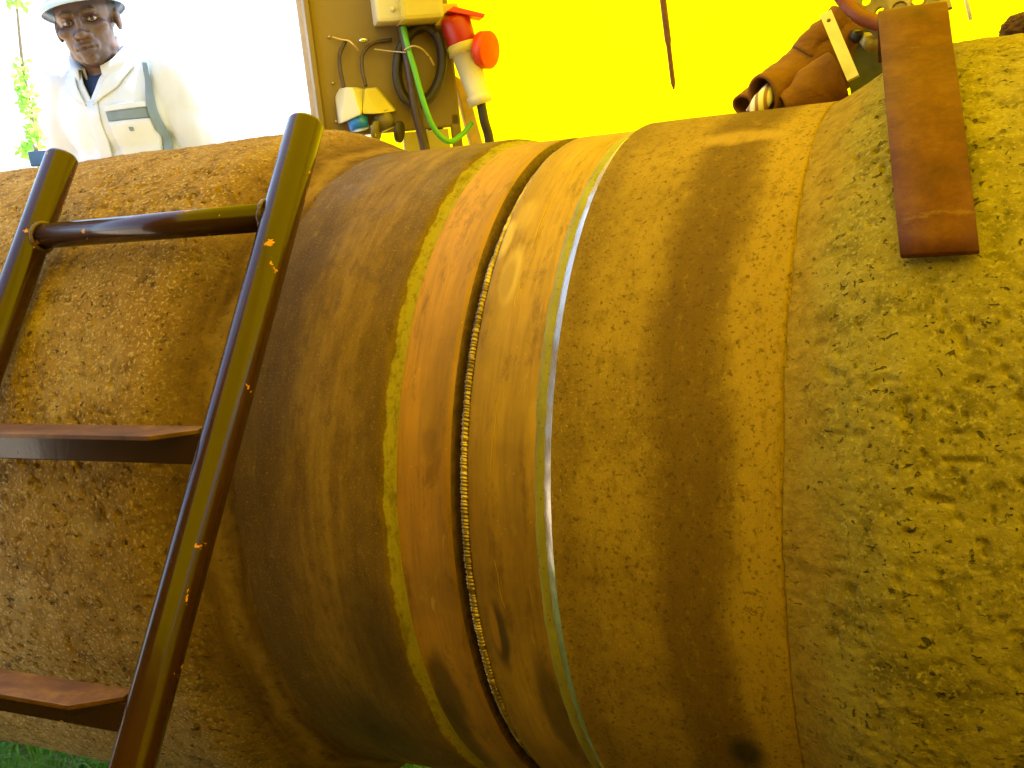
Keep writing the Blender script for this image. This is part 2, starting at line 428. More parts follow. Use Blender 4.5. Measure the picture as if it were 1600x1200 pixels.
P[..., 2] += (.012 * fbm(P.reshape(-1, 3) * 2.5, 3)).reshape(60, 60)
struct(grid_obj('earth_berm', P, M_earth))
# grass round the pipe
t = NT('grass_blades'); n = t.noise(14, 3)
t.set('Base Color', t.ramp(n, [(.3, (.14, .34, .04)), (.7, (.3, .55, .09))])); t.set('Roughness', .5)
tl = t.t.nodes.new('ShaderNodeBsdfTranslucent'); tl.inputs[0].default_value = (.35, .75, .1, 1); mxs = t.t.nodes.new('ShaderNodeMixShader'); mxs.inputs[0].default_value = .4
t.L(t.b.outputs[0], mxs.inputs[1]); t.L(tl.outputs[0], mxs.inputs[2]); t.L(mxs.outputs[0], t.out.inputs[0]); M_grass = t.m
V = []; F = []
for k in range(20000):
    x = random.uniform(-3.0, -.9); y = random.uniform(-1.2, .75)
    if random.random() > 1.1 - .12 * abs(x + 1.9): continue
    a = random.uniform(0, 2 * math.pi); h = random.uniform(.04, .11); wd = random.uniform(.0025, .0055); ln = random.uniform(.3, 1.3) * h
    dx, dy = math.cos(a), math.sin(a); b = len(V)
    for s in (0, .5, 1):
        cx = x + dx * ln * s * s; cyy = y + dy * ln * s * s; cz = GZ + h * (s - .25 * s * s)
        ww = wd * (1 - s) + .0004
        V.append((cx - dy * ww, cyy + dx * ww, cz)); V.append((cx + dy * ww, cyy - dx * ww, cz))
    F += [(b, b + 1, b + 3, b + 2), (b + 2, b + 3, b + 5, b + 4)]
g = mesh_obj('grass', V, F, M_grass, smooth=False); g['kind'] = 'stuff'; g['label'] = 'green grass growing under the pipe'

# ------------------------------------------------------------------ the tent
tent = tag(empty('tent', (1.0, 1.1, GZ)), 'yellow tarpaulin shelter glowing with sunlight over the pipe joint', 'tent')
XB = -1.70
X0, X1, Y0, Y1, ZE, ZR = -1.52, 2.6, -3.0, 1.1, 1.55, 2.1
def sheet(name, p00, p10, p01, p11, nu, nv, amp, seed, mat=None):
    a, b, c_, d_ = map(np.array, (p00, p10, p01, p11)); u = np.linspace(0, 1, nu)[:, None, None]; v = np.linspace(0, 1, nv)[None, :, None]
    P = a * (1 - u) * (1 - v) + b * u * (1 - v) + c_ * (1 - u) * v + d_ * u * v
    nrm = np.cross(b - a, c_ - a); nrm = nrm / np.linalg.norm(nrm)
    q = P.reshape(-1, 3); dsp = amp * fbm(q * np.array([1.1, 1.1, .6]) + seed, 3)
    P = P + (dsp.reshape(nu, nv, 1) * nrm)
    o = grid_obj(name, P, mat or M_tarp); child(o, tent); return o
Ym = (Y0 + Y1) / 2
sheet('back_wall', (XB, Y1, GZ), (X1, Y1, GZ), (XB, Y1, ZE), (X1, Y1, ZE), 60, 40, .035, 3.)
sheet('front_wall', (X0, Y0, GZ), (X1, Y0, GZ), (X0, Y0, ZE), (X1, Y0, ZE), 40, 30, .035, 9., M_block_canvas)  # unseen; dark cloth chosen to cut fill light from the front
sheet('roof', (XB - .05, Y1 + .05, ZE - .02), (X1, Y1 + .05, ZE - .02), (X0, Ym, ZR), (X1, Ym, ZR), 50, 30, .03, 15.)
YK = -2.85; ZK = ZR + (ZE - ZR) * (Ym - YK) / (Ym - Y0)
sheet('roof', (X0, Ym, ZR), (X1, Ym, ZR), (X0, YK, ZK), (X1, YK, ZK), 50, 20, .02, 21.)
sheet('eave_blocker', (X0, YK + .04, ZK - .03), (X1, YK + .04, ZK - .03), (X0, Y0 - .05, ZE - .04), (X1, Y0 - .05, ZE - .04), 50, 20, .02, 27., M_block_canvas)  # added unseen sheet, keeps roof glow out of the ladder's reflections
sheet('end_wall', (X0, Y0, GZ), (X0, -.88, GZ), (X0, Y0, ZE), (X0, -.88, ZE + .2), 30, 30, .03, 31., M_block_canvas)  # added unseen wall, sized to limit daylight and ladder reflections
sheet('end_wall', (X1, Y0, GZ), (X1, Y1, GZ), (X1, Y0, ZE), (X1, Y1, ZE), 30, 30, .03, 37.)
M_pole = simple('beige_pole_paint', (.42, .31, .16), .5, 0, .15, 20, .15)
M_polew = simple('steel_pole', (.35, .33, .3), .4, .6, .15, 20)
pp = at(497, 100, 1.0)
child(box('tent_pole', (pp.x - .028, 1.0 - .03, GZ), (pp.x + .028, 1.0 + .03, ZE), M_pole, None, None, .008), tent)
for x_, y_ in ((X0 + .02, Y0 + .04), (X1 - .03, Y0 + .04), (X1 - .03, Y1 - .04)):
    o = tube('tent_pole', [(x_, y_, GZ), (x_, y_, ZE)], .022, M_polew, None, 10); child(o, tent)
o = tube('ridge_pole', [(X0, Ym, ZR - .03), (X1, Ym, ZR - .03)], .022, M_polew, None, 10); child(o, tent)

# ------------------------------------------------------------------ the pipeline
pipe = tag(empty('pipeline', (-.617, 0, GZ)), 'large concrete-coated steel pipe with a bare girth weld joint across its middle', 'pipe')
def theta_samples(fine):
    lo, hi = math.radians(-75), math.radians(118)
    n1 = int((hi - lo) * .55 / fine)
    a = np.linspace(lo, hi, n1, endpoint=False); b = np.linspace(hi, lo + 2 * math.pi, 60, endpoint=False)
    return np.concatenate([a, b])
def lathe(name, xs, rs, th, mat, disp=None, xdisp=None, mats=None, fm=None):
    xs = np.asarray(xs, float); rs = np.asarray(rs, float)
    Xg = np.repeat(xs[:, None], len(th), 1); Rg = np.repeat(rs[:, None], len(th), 1); T = np.repeat(th[None, :], len(xs), 0)
    def pos(): return np.stack([Xg, -Rg * np.cos(T), Rg * np.sin(T)], -1)
    if xdisp is not None: Xg = Xg + xdisp(xs[:, None], T)
    if disp is not None: Rg = Rg + disp(pos().reshape(-1, 3), Xg.ravel(), T.ravel()).reshape(Rg.shape)
    if fm is not None: fm = np.repeat(np.asarray(fm)[:, None], len(th), 1).ravel()
    P = pos()[:, ::-1]
    if fm is not None: fm = fm
    o = grid_obj(name, P, mat, None, True, mats, fm); child(o, pipe); return o
def sm(a, b, x): t = np.clip((x - a) / (b - a), 0, 1); return t * t * (3 - 2 * t)
def ring_noise(T, s, k): return fbm(np.stack([np.cos(T).ravel() * s, np.sin(T).ravel() * s, np.full(T.size, k)], -1), 5, .6).reshape(T.shape)
R = .5
th_c = theta_samples(.0031); th_m = theta_samples(.006)

def conc_disp(P, X, T, edge):
    d = .004 * fbm(P * 5, 3) + .002 * fbm(P * 22, 3, .6) + .0016 * fbm(P * 75, 2) - .002
    msk = np.clip(perlin(P * 6 + 2.) * 1.6 + .55, .12, 1)
    pits = .0045 * sm(.24, .40, perlin(P * 58 + 5.1)) * msk + .0045 * sm(.25, .45, perlin(P * 85 + 1.7)) * msk
    Q = np.stack([X * 24, T * .564 * 75, np.zeros_like(X)], -1)
    cr = .004 * sm(.30, .55, perlin(Q + 9. + .6 * perlin(P * 20)[:, None])) * np.clip(perlin(P * 5 + 8.) * 2 + .35, 0, 1)
    return (d - pits - cr) * edge(X)
# left concrete
xs = np.concatenate([np.linspace(-9, -2.5, 14)[:-1], np.arange(-2.5, -.920, .0031)])
rs = .564 - .0575 * sm(-1.10, -.925, xs)
lathe('concrete_coat', xs, rs, th_c, M_conc_L,
      lambda P, X, T: conc_disp(P, X, T, lambda x: 1 - .93 * sm(-1.10, -.945, x)) + .027 * sm(-.35, -.85, np.sin(T)) * (1 - sm(-1.05, -.93, X)),
      lambda x, T: sm(-1.10, -.92, x) * (.012 * ring_noise(T, 1.2, 1.) + .006 * ring_noise(T, 9, 2.)))
# right concrete with a rounded shoulder
xs = np.concatenate([[-.2384, -.2378, -.2370], np.arange(-.236, .42, .0031), np.linspace(.42, 4, 9)[1:]])
tt = np.clip((xs + .236) / .125, 0, 1)
rs = .5085 + .0555 * (.75 * np.sin(tt * math.pi / 2) ** 1.3 + .25 * tt); rs[:3] = (.5035, .5062, .5078)
lathe('concrete_coat', xs, rs, th_c, M_conc_R,
      lambda P, X, T: conc_disp(P, X, T, lambda x: .15 + .85 * sm(-.225, -.17, x)),
      lambda x, T: (1 - sm(-.235, -.13, x)) * (.004 * ring_noise(T, 1.5, 4.) + .0025 * ring_noise(T, 14, 5.)))
# left coating with its ragged bevelled edge
xs = np.concatenate([np.linspace(-1.1, -.78, 50), np.linspace(-.778, -.735, 14), np.linspace(-.732, -.7045, 15)])
rs = np.where(xs < -.728, .5085, .5085 - .008 * sm(-.729, -.707, xs)); rs[-1] = .4995
lathe('pipe_coating', xs, rs, th_m, M_coat_L, lambda P, X, T: .0012 * fbm(P * np.array([9, 2, 2]), 3) * (X < -.73),
      lambda x, T: sm(-.76, -.73, x) * (1 - sm(-.722, -.706, x)) * (.006 * ring_noise(T, 12, 7.)))
# right coating
xs = np.concatenate([np.linspace(-.4965, -.47, 10), np.linspace(-.467, -.246, 50), [-.2425, -.2402, -.2392, -.2388, -.21]])
rs = np.full(len(xs), .508); rs[-5:] = (.5082, .5077, .5068, .5058, .5055)
lathe('pipe_coating', xs, rs, th_m, M_coat_R, lambda P, X, T: .001 * fbm(P * np.array([8, 3, 3]), 4))
xs = np.linspace(-.5085, -.4965, 6); rs = .5005 + .0075 * np.linspace(0, 1, 6) ** .9
lathe('coating_bevel', xs, rs, th_m, M_bevel, lambda P, X, T: .0006 * fbm(P * 60, 2), lambda x, T: .0012 * ring_noise(T, 20, 3.) * (x < -.498))
# primer strip beside the right coating
xs = np.linspace(-.5210, -.5065, 6); rs = np.array([.4997, .5012, .5014, .5014, .5012, .5006])
lathe('primer_strip', xs, rs, th_m, M_primer, lambda P, X, T: .0005 * fbm(P * 70, 2), lambda x, T: .002 * ring_noise(T, 10, 9.))
# bare steel, two pipe ends with their weld preparation
xs = [-.72, -.68, -.65, -.64, -.6305, -.6290, -.6260, -.6215, -.618]; rs = [.5, .5, .5, .5, .5, .4988, .491, .482, .476]
lathe('steel_pipe_end', xs, rs, th_m, None, lambda P, X, T: .0004 * fbm(P * 9, 3), None, [M_steel_L, M_groove], [0, 0, 0, 0, 1, 1, 1, 1])
xs = [-.618, -.6155, -.6125, -.6075, -.6055, -.60, -.57, -.55, -.5]; rs = [.478, .486, .493, .4992, .5, .5, .5, .5, .5]
lathe('steel_pipe_end', xs, rs, th_m, None, lambda P, X, T: .0004 * fbm(P * 9, 3) + .0004 * perlin(P * 30), None, [M_steel_R, M_groove], [1, 1, 1, 0, 0, 0, 0, 0])
# weld bead, a rippled run inside the groove
lo, hi = math.radians(-75), math.radians(118); nb = 3400
T = np.concatenate([np.linspace(lo, hi, nb, endpoint=False), np.linspace(hi, lo + 2 * math.pi, 300, endpoint=False)])
fill = .25 + .75 * (1 - sm(math.radians(32), math.radians(62), T)) * sm(math.radians(-46), math.radians(-18), T)
ph = T * R / .0050 + .9 * ring_noise(T, 45, 6.1) + 1.5 * ring_noise(T, 9, 6.7)
saw = (ph % 1.0); pert = ring_noise(T, 30, 1.5)
nb2 = 9; a = np.linspace(0, 2 * math.pi, nb2, endpoint=False)
rad = .0052 * (.55 + .45 * fill) + .0011 * fill * (np.abs(np.sin(ph * math.pi)) - .5) * (.55 + .9 * np.clip(ring_noise(T, 60, 8.) + .4, 0, 1)) + .0011 * pert
cx = -.6130 + .0012 * ring_noise(T, 14, 3.2) + .0006 * np.sin(ph * math.pi * 2) * fill
cr = .4905 + .0065 * fill
P = np.stack([np.repeat((cx)[:, None], nb2, 1) + rad[:, None] * np.cos(a)[None], cr[:, None] + rad[:, None] * np.sin(a)[None]], -1)
P3 = np.stack([P[..., 0], -P[..., 1] * np.cos(T)[:, None], P[..., 1] * np.sin(T)[:, None]], -1)
P3 = np.concatenate([P3, P3[:1]], 0)
child(grid_obj('weld_bead', P3, M_bead, None, True), pipe)

def scratch(x0, a0, x1, a1, wd, mat):
    P = np.zeros((24, 3, 3))
    for k in range(24):
        u = k / 23; x = x0 + (x1 - x0) * u + .0008 * math.sin(7 * u); a = math.radians(a0 + (a1 - a0) * u); ww = wd * math.sin(math.pi * min(max(u, .03), .97)) ** .5
        for j, (o_, h_) in enumerate(((-1, .5004), (0, .5010), (1, .5004))): P[k, j] = (x + o_ * ww, -h_ * math.cos(a), h_ * math.sin(a))
    child(grid_obj('scratch', P, mat), pipe)
M_scr = simple('bright_scratch', (.55, .34, .09), .4, .6, .1, 50)
scratch(-.572, 24, -.577, 12, .00045, M_scr); scratch(-.577, 2, -.571, -5, .0004, M_scr); scratch(-.563, 59, -.561, 47, .0004, M_scr); scratch(-.565, 41, -.567, 37, .0004, M_scr)
# ------------------------------------------------------------------ the ladder
AL = math.radians(55); RC = .589
ladder = tag(empty('ladder', (-1.1, -1.15, GZ)), 'glossy dark brown steel ladder leaning against the left end of the pipe', 'ladder')
def LP(x, s, n=0.0):   # point in the ladder's plane: x along the pipe, s up the slope, n out of the plane
    return Vector((x, s * math.cos(AL) - (RC + n) * math.sin(AL), s * math.sin(AL) + (RC + n) * math.cos(AL)))
XL, XR, S0, S1 = -1.335, -.879, -1.362, .262
for x_ in (XL, XR):
    V, F = tube_data([LP(x_, S0), LP(x_, S0 + .003), LP(x_, -.4), LP(x_, S1 - .004), LP(x_, S1)], [.0225, .0245, .0245, .0245, .0228], 32)
    child(mesh_obj('stile', V, F, M_ladder), ladder)
o = tube('rung', [LP(XL, .122), LP(XR, .118)], .0185, M_ladder, None, 28); child(o, ladder)
ru = o
for s_ in (-.20, -.512, -.824):
    c0 = LP(0, s_)
    rg = box('rung', (XL + .02, c0.y - .004, c0.z - .020), (XR - .02, c0.y + .004, c0.z + .0172), M_ladder, ladder, None, .0012)
    # flat tread lying on the rung, its front corner cut back to the stile
    zt = c0.z + .0175; yb, yf = c0.y + .016, c0.y - .034
    poly = [(XL + .028, yb), (XR - .028, yb), (XR - .026, c0.y + .0), (XR - .075, yf), (XL + .075, yf), (XL + .026, c0.y)]
    tr = prism('tread', poly, .006, M_tread, None, Matrix.Translation((0, 0, zt)), 0, .0012)
    tr.parent = rg
# weld fillets where rungs meet stiles
M_fillet = simple('ladder_weld', (.11, .06, .025), .3, .4, .4, 120, .5)
for x_, sg in ((XL, 1), (XR, -1)):
    for s_ in (.12,):
        pts = []
        for k in range(26):
            a = 2 * math.pi * k / 26; rr = .0205
            pts.append(LP(x_ + sg * (.0235 - .004 * abs(math.sin(a))), s_ + rr * math.cos(a), rr * math.sin(a)))
        o = tube('weld_fillet', pts, [.0022 + .0022 * random.random() for _ in pts], M_fillet, None, 8, True); child(o, ladder)

# ================================================================== electrical board behind the pipe
PO = at(600, 110, .80)                                  # a point on the board's face
dh = Vector((PO.x - CAM.x, PO.y - CAM.y, 0)).normalized()
dh = (Matrix.Rotation(math.radians(8), 3, 'Z') @ dh).normalized()
PN = -dh; PU = Vector((0, 0, 1)).cross(PN).normalized(); PV = Vector((0, 0, 1))
PF = Matrix(((PU.x, PV.x, PN.x, PO.x), (PU.y, PV.y, PN.y, PO.y), (PU.z, PV.z, PN.z, PO.z), (0, 0, 0, 1)))
def uv(px, py, w_=0.0):
    d = ray(px, py); t_ = (w_ - (CAM - PO).dot(PN)) / d.dot(PN); p = CAM + d * t_ - PO
    return (p.dot(PU), p.dot(PV))
def pw(px, py, w_=0.0):
    u, v = uv(px, py, w_); return PO + PU * u + PV * v + PN * w_
M_board = simple('board_paint', (.24, .16, .04), .55, 0, .12, 6, .1)
M_cream = simple('cream_plastic', (.66, .60, .40), .4, 0, .06, 12)
M_creamy = simple('yellow_tint_plastic', (.55, .44, .07), .4, 0, .08, 12)
M_red = simple('red_plastic', (.42, .016, .006), .35, 0, .1, 10)
M_redlid = simple('orange_red_plastic', (.70, .05, .008), .4, 0, .08, 10)
M_blue = simple('blue_plastic', (.02, .22, .95), .35, 0, .1, 12)
M_black = simple('black_rubber', (.035, .024, .016), .5, 0, .3, 20)
M_cable = simple('brown_cable', (.07, .038, .016), .45, 0, .3, 20)
M_green = simple('green_cable', (.12, .45, .04), .4, 0, .1, 20)
M_wire = simple('bare_wire', (.55, .42, .22), .35, .6, .15, 30)
M_olive = simple('olive_plastic', (.17, .13, .04), .5, 0, .15, 20)

board = tag(empty('electrical_board', (PO.x, PO.y, GZ)), 'ochre distribution board standing behind the pipe beside the tent opening', 'board')
u0, v0 = uv(508, 208); u1, v1 = uv(722, 207); ut, _ = uv(700, 60)
vb = uv(620, 206)[1]; vt = vb + .62
box('back_plate', (u0, vb, -.03), (u1, vt, 0), M_board, board, PF, .006)
box('side_flange', (u0 - .012, vb - .004, -.05), (u0, vt + .004, .018), M_board, board, PF, .003)
for uu in (u0 + .05, u1 - .06):
    box('stand_leg', (uu - .02, GZ - PO.z, -.075), (uu + .02, vb + .12, -.032), M_board, board, PF, .004)
uy0, vy0 = uv(634, 238); uy1, vy1 = uv(702, 209)
box('lower_plate', (uy0, vy0 - .05, -.028), (uy1, vb - .003, -.004), M_creamy, board, PF, .003)
# seam screws on the flange
for px, py in ((500, 58), (506, 130), (511, 190)):
    u, v = uv(px + 14, py); o = tube('screw', [PO + PU * u + PV * v, PO + PU * u + PV * v + PN * .004], .0035, M_wire, None, 10); child(o, board)

# cream junction box
jb = tag(empty('junction_box', pw(640, 30)), 'cream junction box at the top of the ochre board', 'junction box')
a0 = uv(588, 40, .06); a1 = uv(636, 45, .11)
du = a1[0] - a0[0]
box('housing', (a0[0], a0[1] + .004, .001), (a0[0] + du * 1.02, a0[1] + .21, .085), M_cream, jb, PF, .008)
box('lid', (a0[0] + du * .85, a0[1] - .002, .001), (uv(692, 45, .09)[0], a0[1] + .213, .13), M_creamy, jb, PF, .010)  # yellow tarpaulin light on this side painted as a yellower colour
for q in ((.62, .03), (.62, .17)):
    c0_ = PO + PU * (a0[0] + du * q[0]) + PV * (a0[1] + q[1]) + PN * .085
    child(tube('screw', [c0_, c0_ + PN * .004], .006, M_cream, None, 12), jb)

# twin angled socket block with two flap sockets
sb = tag(empty('socket_block', pw(570, 165)), 'cream and yellow double socket housing with one blue outlet, low on the board', 'socket')
def shell(name, pts, mat, parent):
    """closed hull from image points given with depths off the board"""
    bm = bmesh.new()
    for px, py, w_ in pts: bm.verts.new(pw(px, py, w_))
    bmesh.ops.convex_hull(bm, input=bm.verts); 
    bmesh.ops.dissolve_limit(bm, angle_limit=.05, verts=bm.verts, edges=bm.edges)
    bmesh.ops.recalc_face_normals(bm, faces=bm.faces)
    bmesh.ops.bevel(bm, geom=list(bm.edges), offset=.004, segments=2, affect='EDGES', profile=.6)
    me = bpy.data.meshes.new(name); bm.to_mesh(me); bm.free(); me.materials.append(mat)
    o = bpy.data.objects.new(name, me); col.objects.link(o); child(o, parent); return o
shell('housing', [(523, 150, .003), (530, 138, .003), (556, 136, .003), (528, 194, .003), (540, 136, .05), (532, 193, .062), (564, 179, .085), (552, 138, .06), (572, 178, .003), (573, 140, .003)], M_cream, sb)
shell('housing', [(566, 140, .003), (590, 136, .003), (588, 138, .035), (620, 172, .003), (618, 174, .05), (570, 138, .045), (566, 178, .075), (590, 178, .078), (571, 178, .003)], M_creamy, sb)
def flap_socket(body, lid_c, lid_r, mat, mlid, nm):
    o = tube(nm, [pw(*body[0]), pw(*body[1])], [.026, .023], mat, None, 12); child(o, sb)
    c_ = pw(*lid_c); ax = (PN * .45 + PU * .75 - PV * .15).normalized()
    l = tube('flap_lid', [c_ - ax * .004, c_ + ax * .004], lid_r, mlid, None, 20); l.parent = o; l.matrix_parent_inverse = Matrix.Identity(4)
flap_socket(((558, 184, .045), (562, 202, .05)), (588, 205, .065), .024, M_blue, M_olive, 'blue_outlet')
flap_socket(((594, 178, .04), (606, 202, .045)), (624, 206, .06), .026, M_olive, M_black, 'dark_outlet')
child(box('hinge', (-.005, -.014, 0), (.005, .014, .008), M_cream, None, Matrix.Translation(pw(583, 205, .07)) @ PF.to_3x3().to_4x4(), .002), sb)
# thin leads into the socket block
for n_, pts in (('lead', [(538, 138, .03), (532, 110, .02), (531, 85, .015), (540, 64, .01)]), ('lead', [(572, 135, .03), (566, 108, .02), (567, 85, .015), (582, 68, .01), (612, 62, .012)])):
    o = tube(n_, crom([pw(*p) for p in pts]), .0045, M_cable, None, 8); child(o, sb)

def cable(name, pts, rad, mat, label, n=10):
    return tag(tube(name, crom([pw(*p) for p in pts], n), rad, mat, None, 12), label, 'cable')
cable('cable', [(628, 40, .03), (634, 70, .035), (642, 120, .04), (652, 180, .045), (664, 232, .05), (672, 290, .05), (676, 420, .05)], .0125, M_cable, 'thick straight brown cable running down from the cream junction box')
# coil of thick cable
pts = []
for k in range(90):
    a = math.pi / 2 + 2 * math.pi * 1.9 * k / 89; g_ = .9 + .12 * (k / 89)
    pts.append((655 + 36 * g_ * math.cos(a) + 5 * math.sin(a), 102 - 62 * g_ * math.sin(a), .015 + .02 * k / 89))
o = tag(tube('cable_coil', [pw(*p) for p in pts], .0105, M_black, None, 10), 'coil of thick dark cable hanging on the board behind the green wire', 'cable')
cable('green_wire', [(630, 42, .05), (636, 68, .06), (648, 110, .065), (662, 160, .07), (678, 200, .07), (700, 221, .06), (722, 210, .04), (738, 192, .03)], .0068, M_green, 'bright green wire looping down from the junction box')
tie = tag(empty('tie_wire', pw(650, 75)), 'thin pale wire tied across the cables on the board', 'wire')
child(tube('strand', crom([pw(*p) for p in ((585, 77, .02), (610, 80, .03), (635, 82, .055))]), .0022, M_wire, None, 6), tie)
child(tube('strand', crom([pw(*p) for p in ((632, 78, .065), (645, 72, .08), (658, 76, .075), (670, 88, .06), (678, 102, .05))]), .0024, M_wire, None, 6), tie)
wl = tag(empty('hook_wire', pw(545, 65)), 'short pale wire hook with a shiny knob at the left of the board', 'wire')
child(tube('strand', crom([pw(*p) for p in ((519, 58, .01), (533, 62, .014), (545, 64, .02), (552, 70, .025), (560, 79, .02))]), .0026, M_wire, None, 6), wl)
bm = bmesh.new(); bmesh.ops.create_uvsphere(bm, u_segments=16, v_segments=10, radius=1)
bm.transform(Matrix.Translation(pw(568, 63, .02)) @ PF.to_3x3().to_4x4() @ Matrix.Diagonal((.013, .006, .008, 1)))
me = bpy.data.meshes.new('knob'); bm.to_mesh(me); bm.free()
M_shine = simple('polished_metal', (.8, .8, .8), .12, 1.0, .05, 20); me.materials.append(M_shine)
me.polygons.foreach_set('use_smooth', [True] * len(me.polygons)); o = bpy.data.objects.new('knob', me); col.objects.link(o); child(o, wl)

# industrial plug and red socket at the right of the board
plug = tag(empty('power_plug', pw(730, 110, .05)), 'pale cylindrical power plug hanging in the red socket', 'plug')
A_, B_ = Vector(pw(722, 68, .05)), Vector(pw(752, 163, .06)); D_ = B_ - A_
prof = [(0, .036), (.03, .039), (.16, .039), (.17, .033), (.55, .030), (.84, .027), (.85, .031), (.985, .031), (1.0, .026)]
child(tube('body', [A_ + D_ * t_ for t_, _ in prof], [r for _, r in prof], M_cream, None, 28), plug)
ring = tube('collar_ring', [A_ + D_ * .005, A_ + D_ * .02, A_ + D_ * .15, A_ + D_ * .165], [.037, .041, .041, .037], M_creamy, None, 10); child(ring, plug)
o = tube('cable', crom([B_ - D_ * .02, pw(757, 190, .06), pw(765, 222, .055), pw(772, 300, .05), pw(776, 430, .04)]), .0115, M_black, None, 12); child(o, plug)
rs_ = tag(empty('red_socket', pw(712, 45, .04)), 'red industrial socket with a round orange-red flap lid beside the yellow wall', 'socket')
ax = D_.normalized()
C_ = Vector(pw(709, 26, .05))
child(tube('housing', [C_, C_ + ax * .012, A_ - ax * .004, A_ + ax * .006], [.033, .037, .036, .034], M_red, None, 24), rs_)
child(prism('flange', [(-.035, -.004), (.055, -.004), (.058, .006), (-.02, .01)], .05, M_redlid, None, Matrix.Translation(pw(715, 24, .04)) @ PF.to_3x3().to_4x4() @ Matrix.Rotation(math.radians(-14), 4, 'Z'), 0, .002), rs_)
lc = Vector(pw(759, 78, .075)); la = (PN * .72 + PU * .68 - PV * .12).normalized()
child(tube('flap_lid', [lc - la * .013, lc - la * .011, lc + la * .011, lc + la * .013], [.040, .0445, .0445, .0415], M_redlid, None, 36), rs_)
child(tube('hinge_arm', [pw(728, 55, .055), pw(740, 60, .066), pw(750, 62, .07)], .010, M_red, None, 10), rs_)
child(box('socket_mount', (uv(694, 30)[0] - .03, uv(694, 30)[1] - .02, -.02), (uv(712, 20)[0], uv(712, 8)[1], .04), M_creamy, None, PF, .006), rs_)
# ochre post and props just right of the board
prop = tag(empty('wooden_prop', pw(730, 200, -.1)), 'ochre timber prop standing behind the plug cable', 'prop')
M_prop = simple('ochre_timber', (.5, .33, .1), .7, 0, .2, 25, .3)
child(prism('post', [(-.022, -.9), (.022, -.9), (.012, .06), (-.016, .09)], .03, M_prop, None, Matrix.Translation(pw(728, 170, -.06)) @ PF.to_3x3().to_4x4() @ Matrix.Rotation(math.radians(9), 4, 'Z'), 0, .003), prop)
child(prism('brace', [(-.012, -.8), (.012, -.8), (.012, .05), (-.012, .05)], .02, M_board, None, Matrix.Translation(pw(712, 210, -.02)) @ PF.to_3x3().to_4x4(), 0, .003), prop)

# ================================================================== things hanging from the tent
M_rust = simple('rusty_rod', (.17, .065, .018), .7, 0, .35, 60, .5)
p0, p1 = at(1036, 0, .55), at(1053, 140, .55); dv = (p1 - p0).normalized()
top = p0 - dv * .9
tag(tube('hanging_rod', [top, p0 + dv * .0, p0 + (p1 - p0) * .45, p0 + (p1 - p0) * .5, p1 - dv * .012, p1], [.0062, .0062, .0062, .0045, .0045, .001], M_rust, None, 10),
    'rusty brown rod hanging in front of the yellow tent wall', 'rod')
M_cord = simple('pale_cord', (.75, .72, .6), .8, 0, .1, 60)
q0, q1 = at(1510, 0, .6), at(1517, 31, .6); dv = (q1 - q0).normalized()
tag(tube('rope', [q0 - dv * .95, q0, q1], .0035, M_cord, None, 8), 'short pale rope end hanging against the yellow wall at upper right', 'rope')

# ================================================================== clamp with its rusty strap on the right concrete
clamp = tag(empty('pipe_clamp', (-.14, 0, .56)), 'rust-brown steel clamp strap hooked over the right concrete coat', 'clamp')
t = NT('strap_rust'); n = t.noise(20, 8, .72); n3 = t.noise(7, 4)
c = t.ramp(n, [(.3, (.065, .015, .003)), (.5, (.125, .034, .004)), (.72, (.19, .07, .010))])
c = t.mix(t.math('MULTIPLY', t.ramp(t.noise(28, 5, .7, vs=(.4, 1, 1)), [(.64, 0.), (.72, 1.)]), .35), c, (.33, .2, .06))
c = t.mix(t.ramp(n3, [(.5, 0.), (.7, .5)]), c, (.085, .02, .004))
t.set('Base Color', c); t.set('Roughness', .6); t.set('Specular IOR Level', .2); t.set('Normal', t.bump(t.noise(60, 4), .25, .003)); M_strap = t.m
# centreline in the cross-section: up the concrete, then on over its crown, then bent back
prof = []
for k in range(13):
    a = math.radians(36.5 + 26 * k / 12); prof.append((-.576 * math.cos(a), .576 * math.sin(a)))
y_, z_ = prof[-1]; dy, dz = math.sin(math.radians(62.5)), math.cos(math.radians(62.5))
for k, (st, bend) in enumerate(((.05, 0), (.05, -5), (.04, -5), (.03, 8), (.02, 20), (.02, 25), (.05, 10), (.05, 0))):
    an = math.atan2(dz, dy) - math.radians(bend); dy, dz = math.cos(an), math.sin(an); y_ += dy * st; z_ += dz * st; prof.append((y_, z_))
n_ = len(prof); L_ = np.cumsum([0] + [math.dist(prof[k], prof[k + 1]) for k in range(n_ - 1)])
P = np.zeros((n_, 8, 3))
for k, (y_, z_) in enumerate(prof):
    s_ = L_[k] / .48
    xl = -.119 - .060 * s_; xr = -.049 - .050 * s_
    a_ = Vector(prof[min(k + 1, n_ - 1)]) - Vector(prof[max(k - 1, 0)]); nn = Vector((-a_.y, a_.x)).normalized()   # outward
    th_ = .0035
    ring_ = [(xl, 0), (xl + .001, th_), (xl * .5 + xr * .5, th_ + .001), (xr - .001, th_), (xr, 0), (xr - .001, -th_), (xl * .5 + xr * .5, -th_), (xl + .001, -th_)]
    for j, (xx, o_) in enumerate(ring_): P[k, j] = (xx, y_ + nn.x * o_, z_ + nn.y * o_)
so = grid_obj('strap', P, M_strap, None, True, smooth=False); child(so, clamp)
bm = bmesh.new(); bm.from_mesh(so.data); bmesh.ops.holes_fill(bm, edges=[e for e in bm.edges if e.is_boundary], sides=0); bmesh.ops.recalc_face_normals(bm, faces=bm.faces); bm.to_mesh(so.data); bm.free()
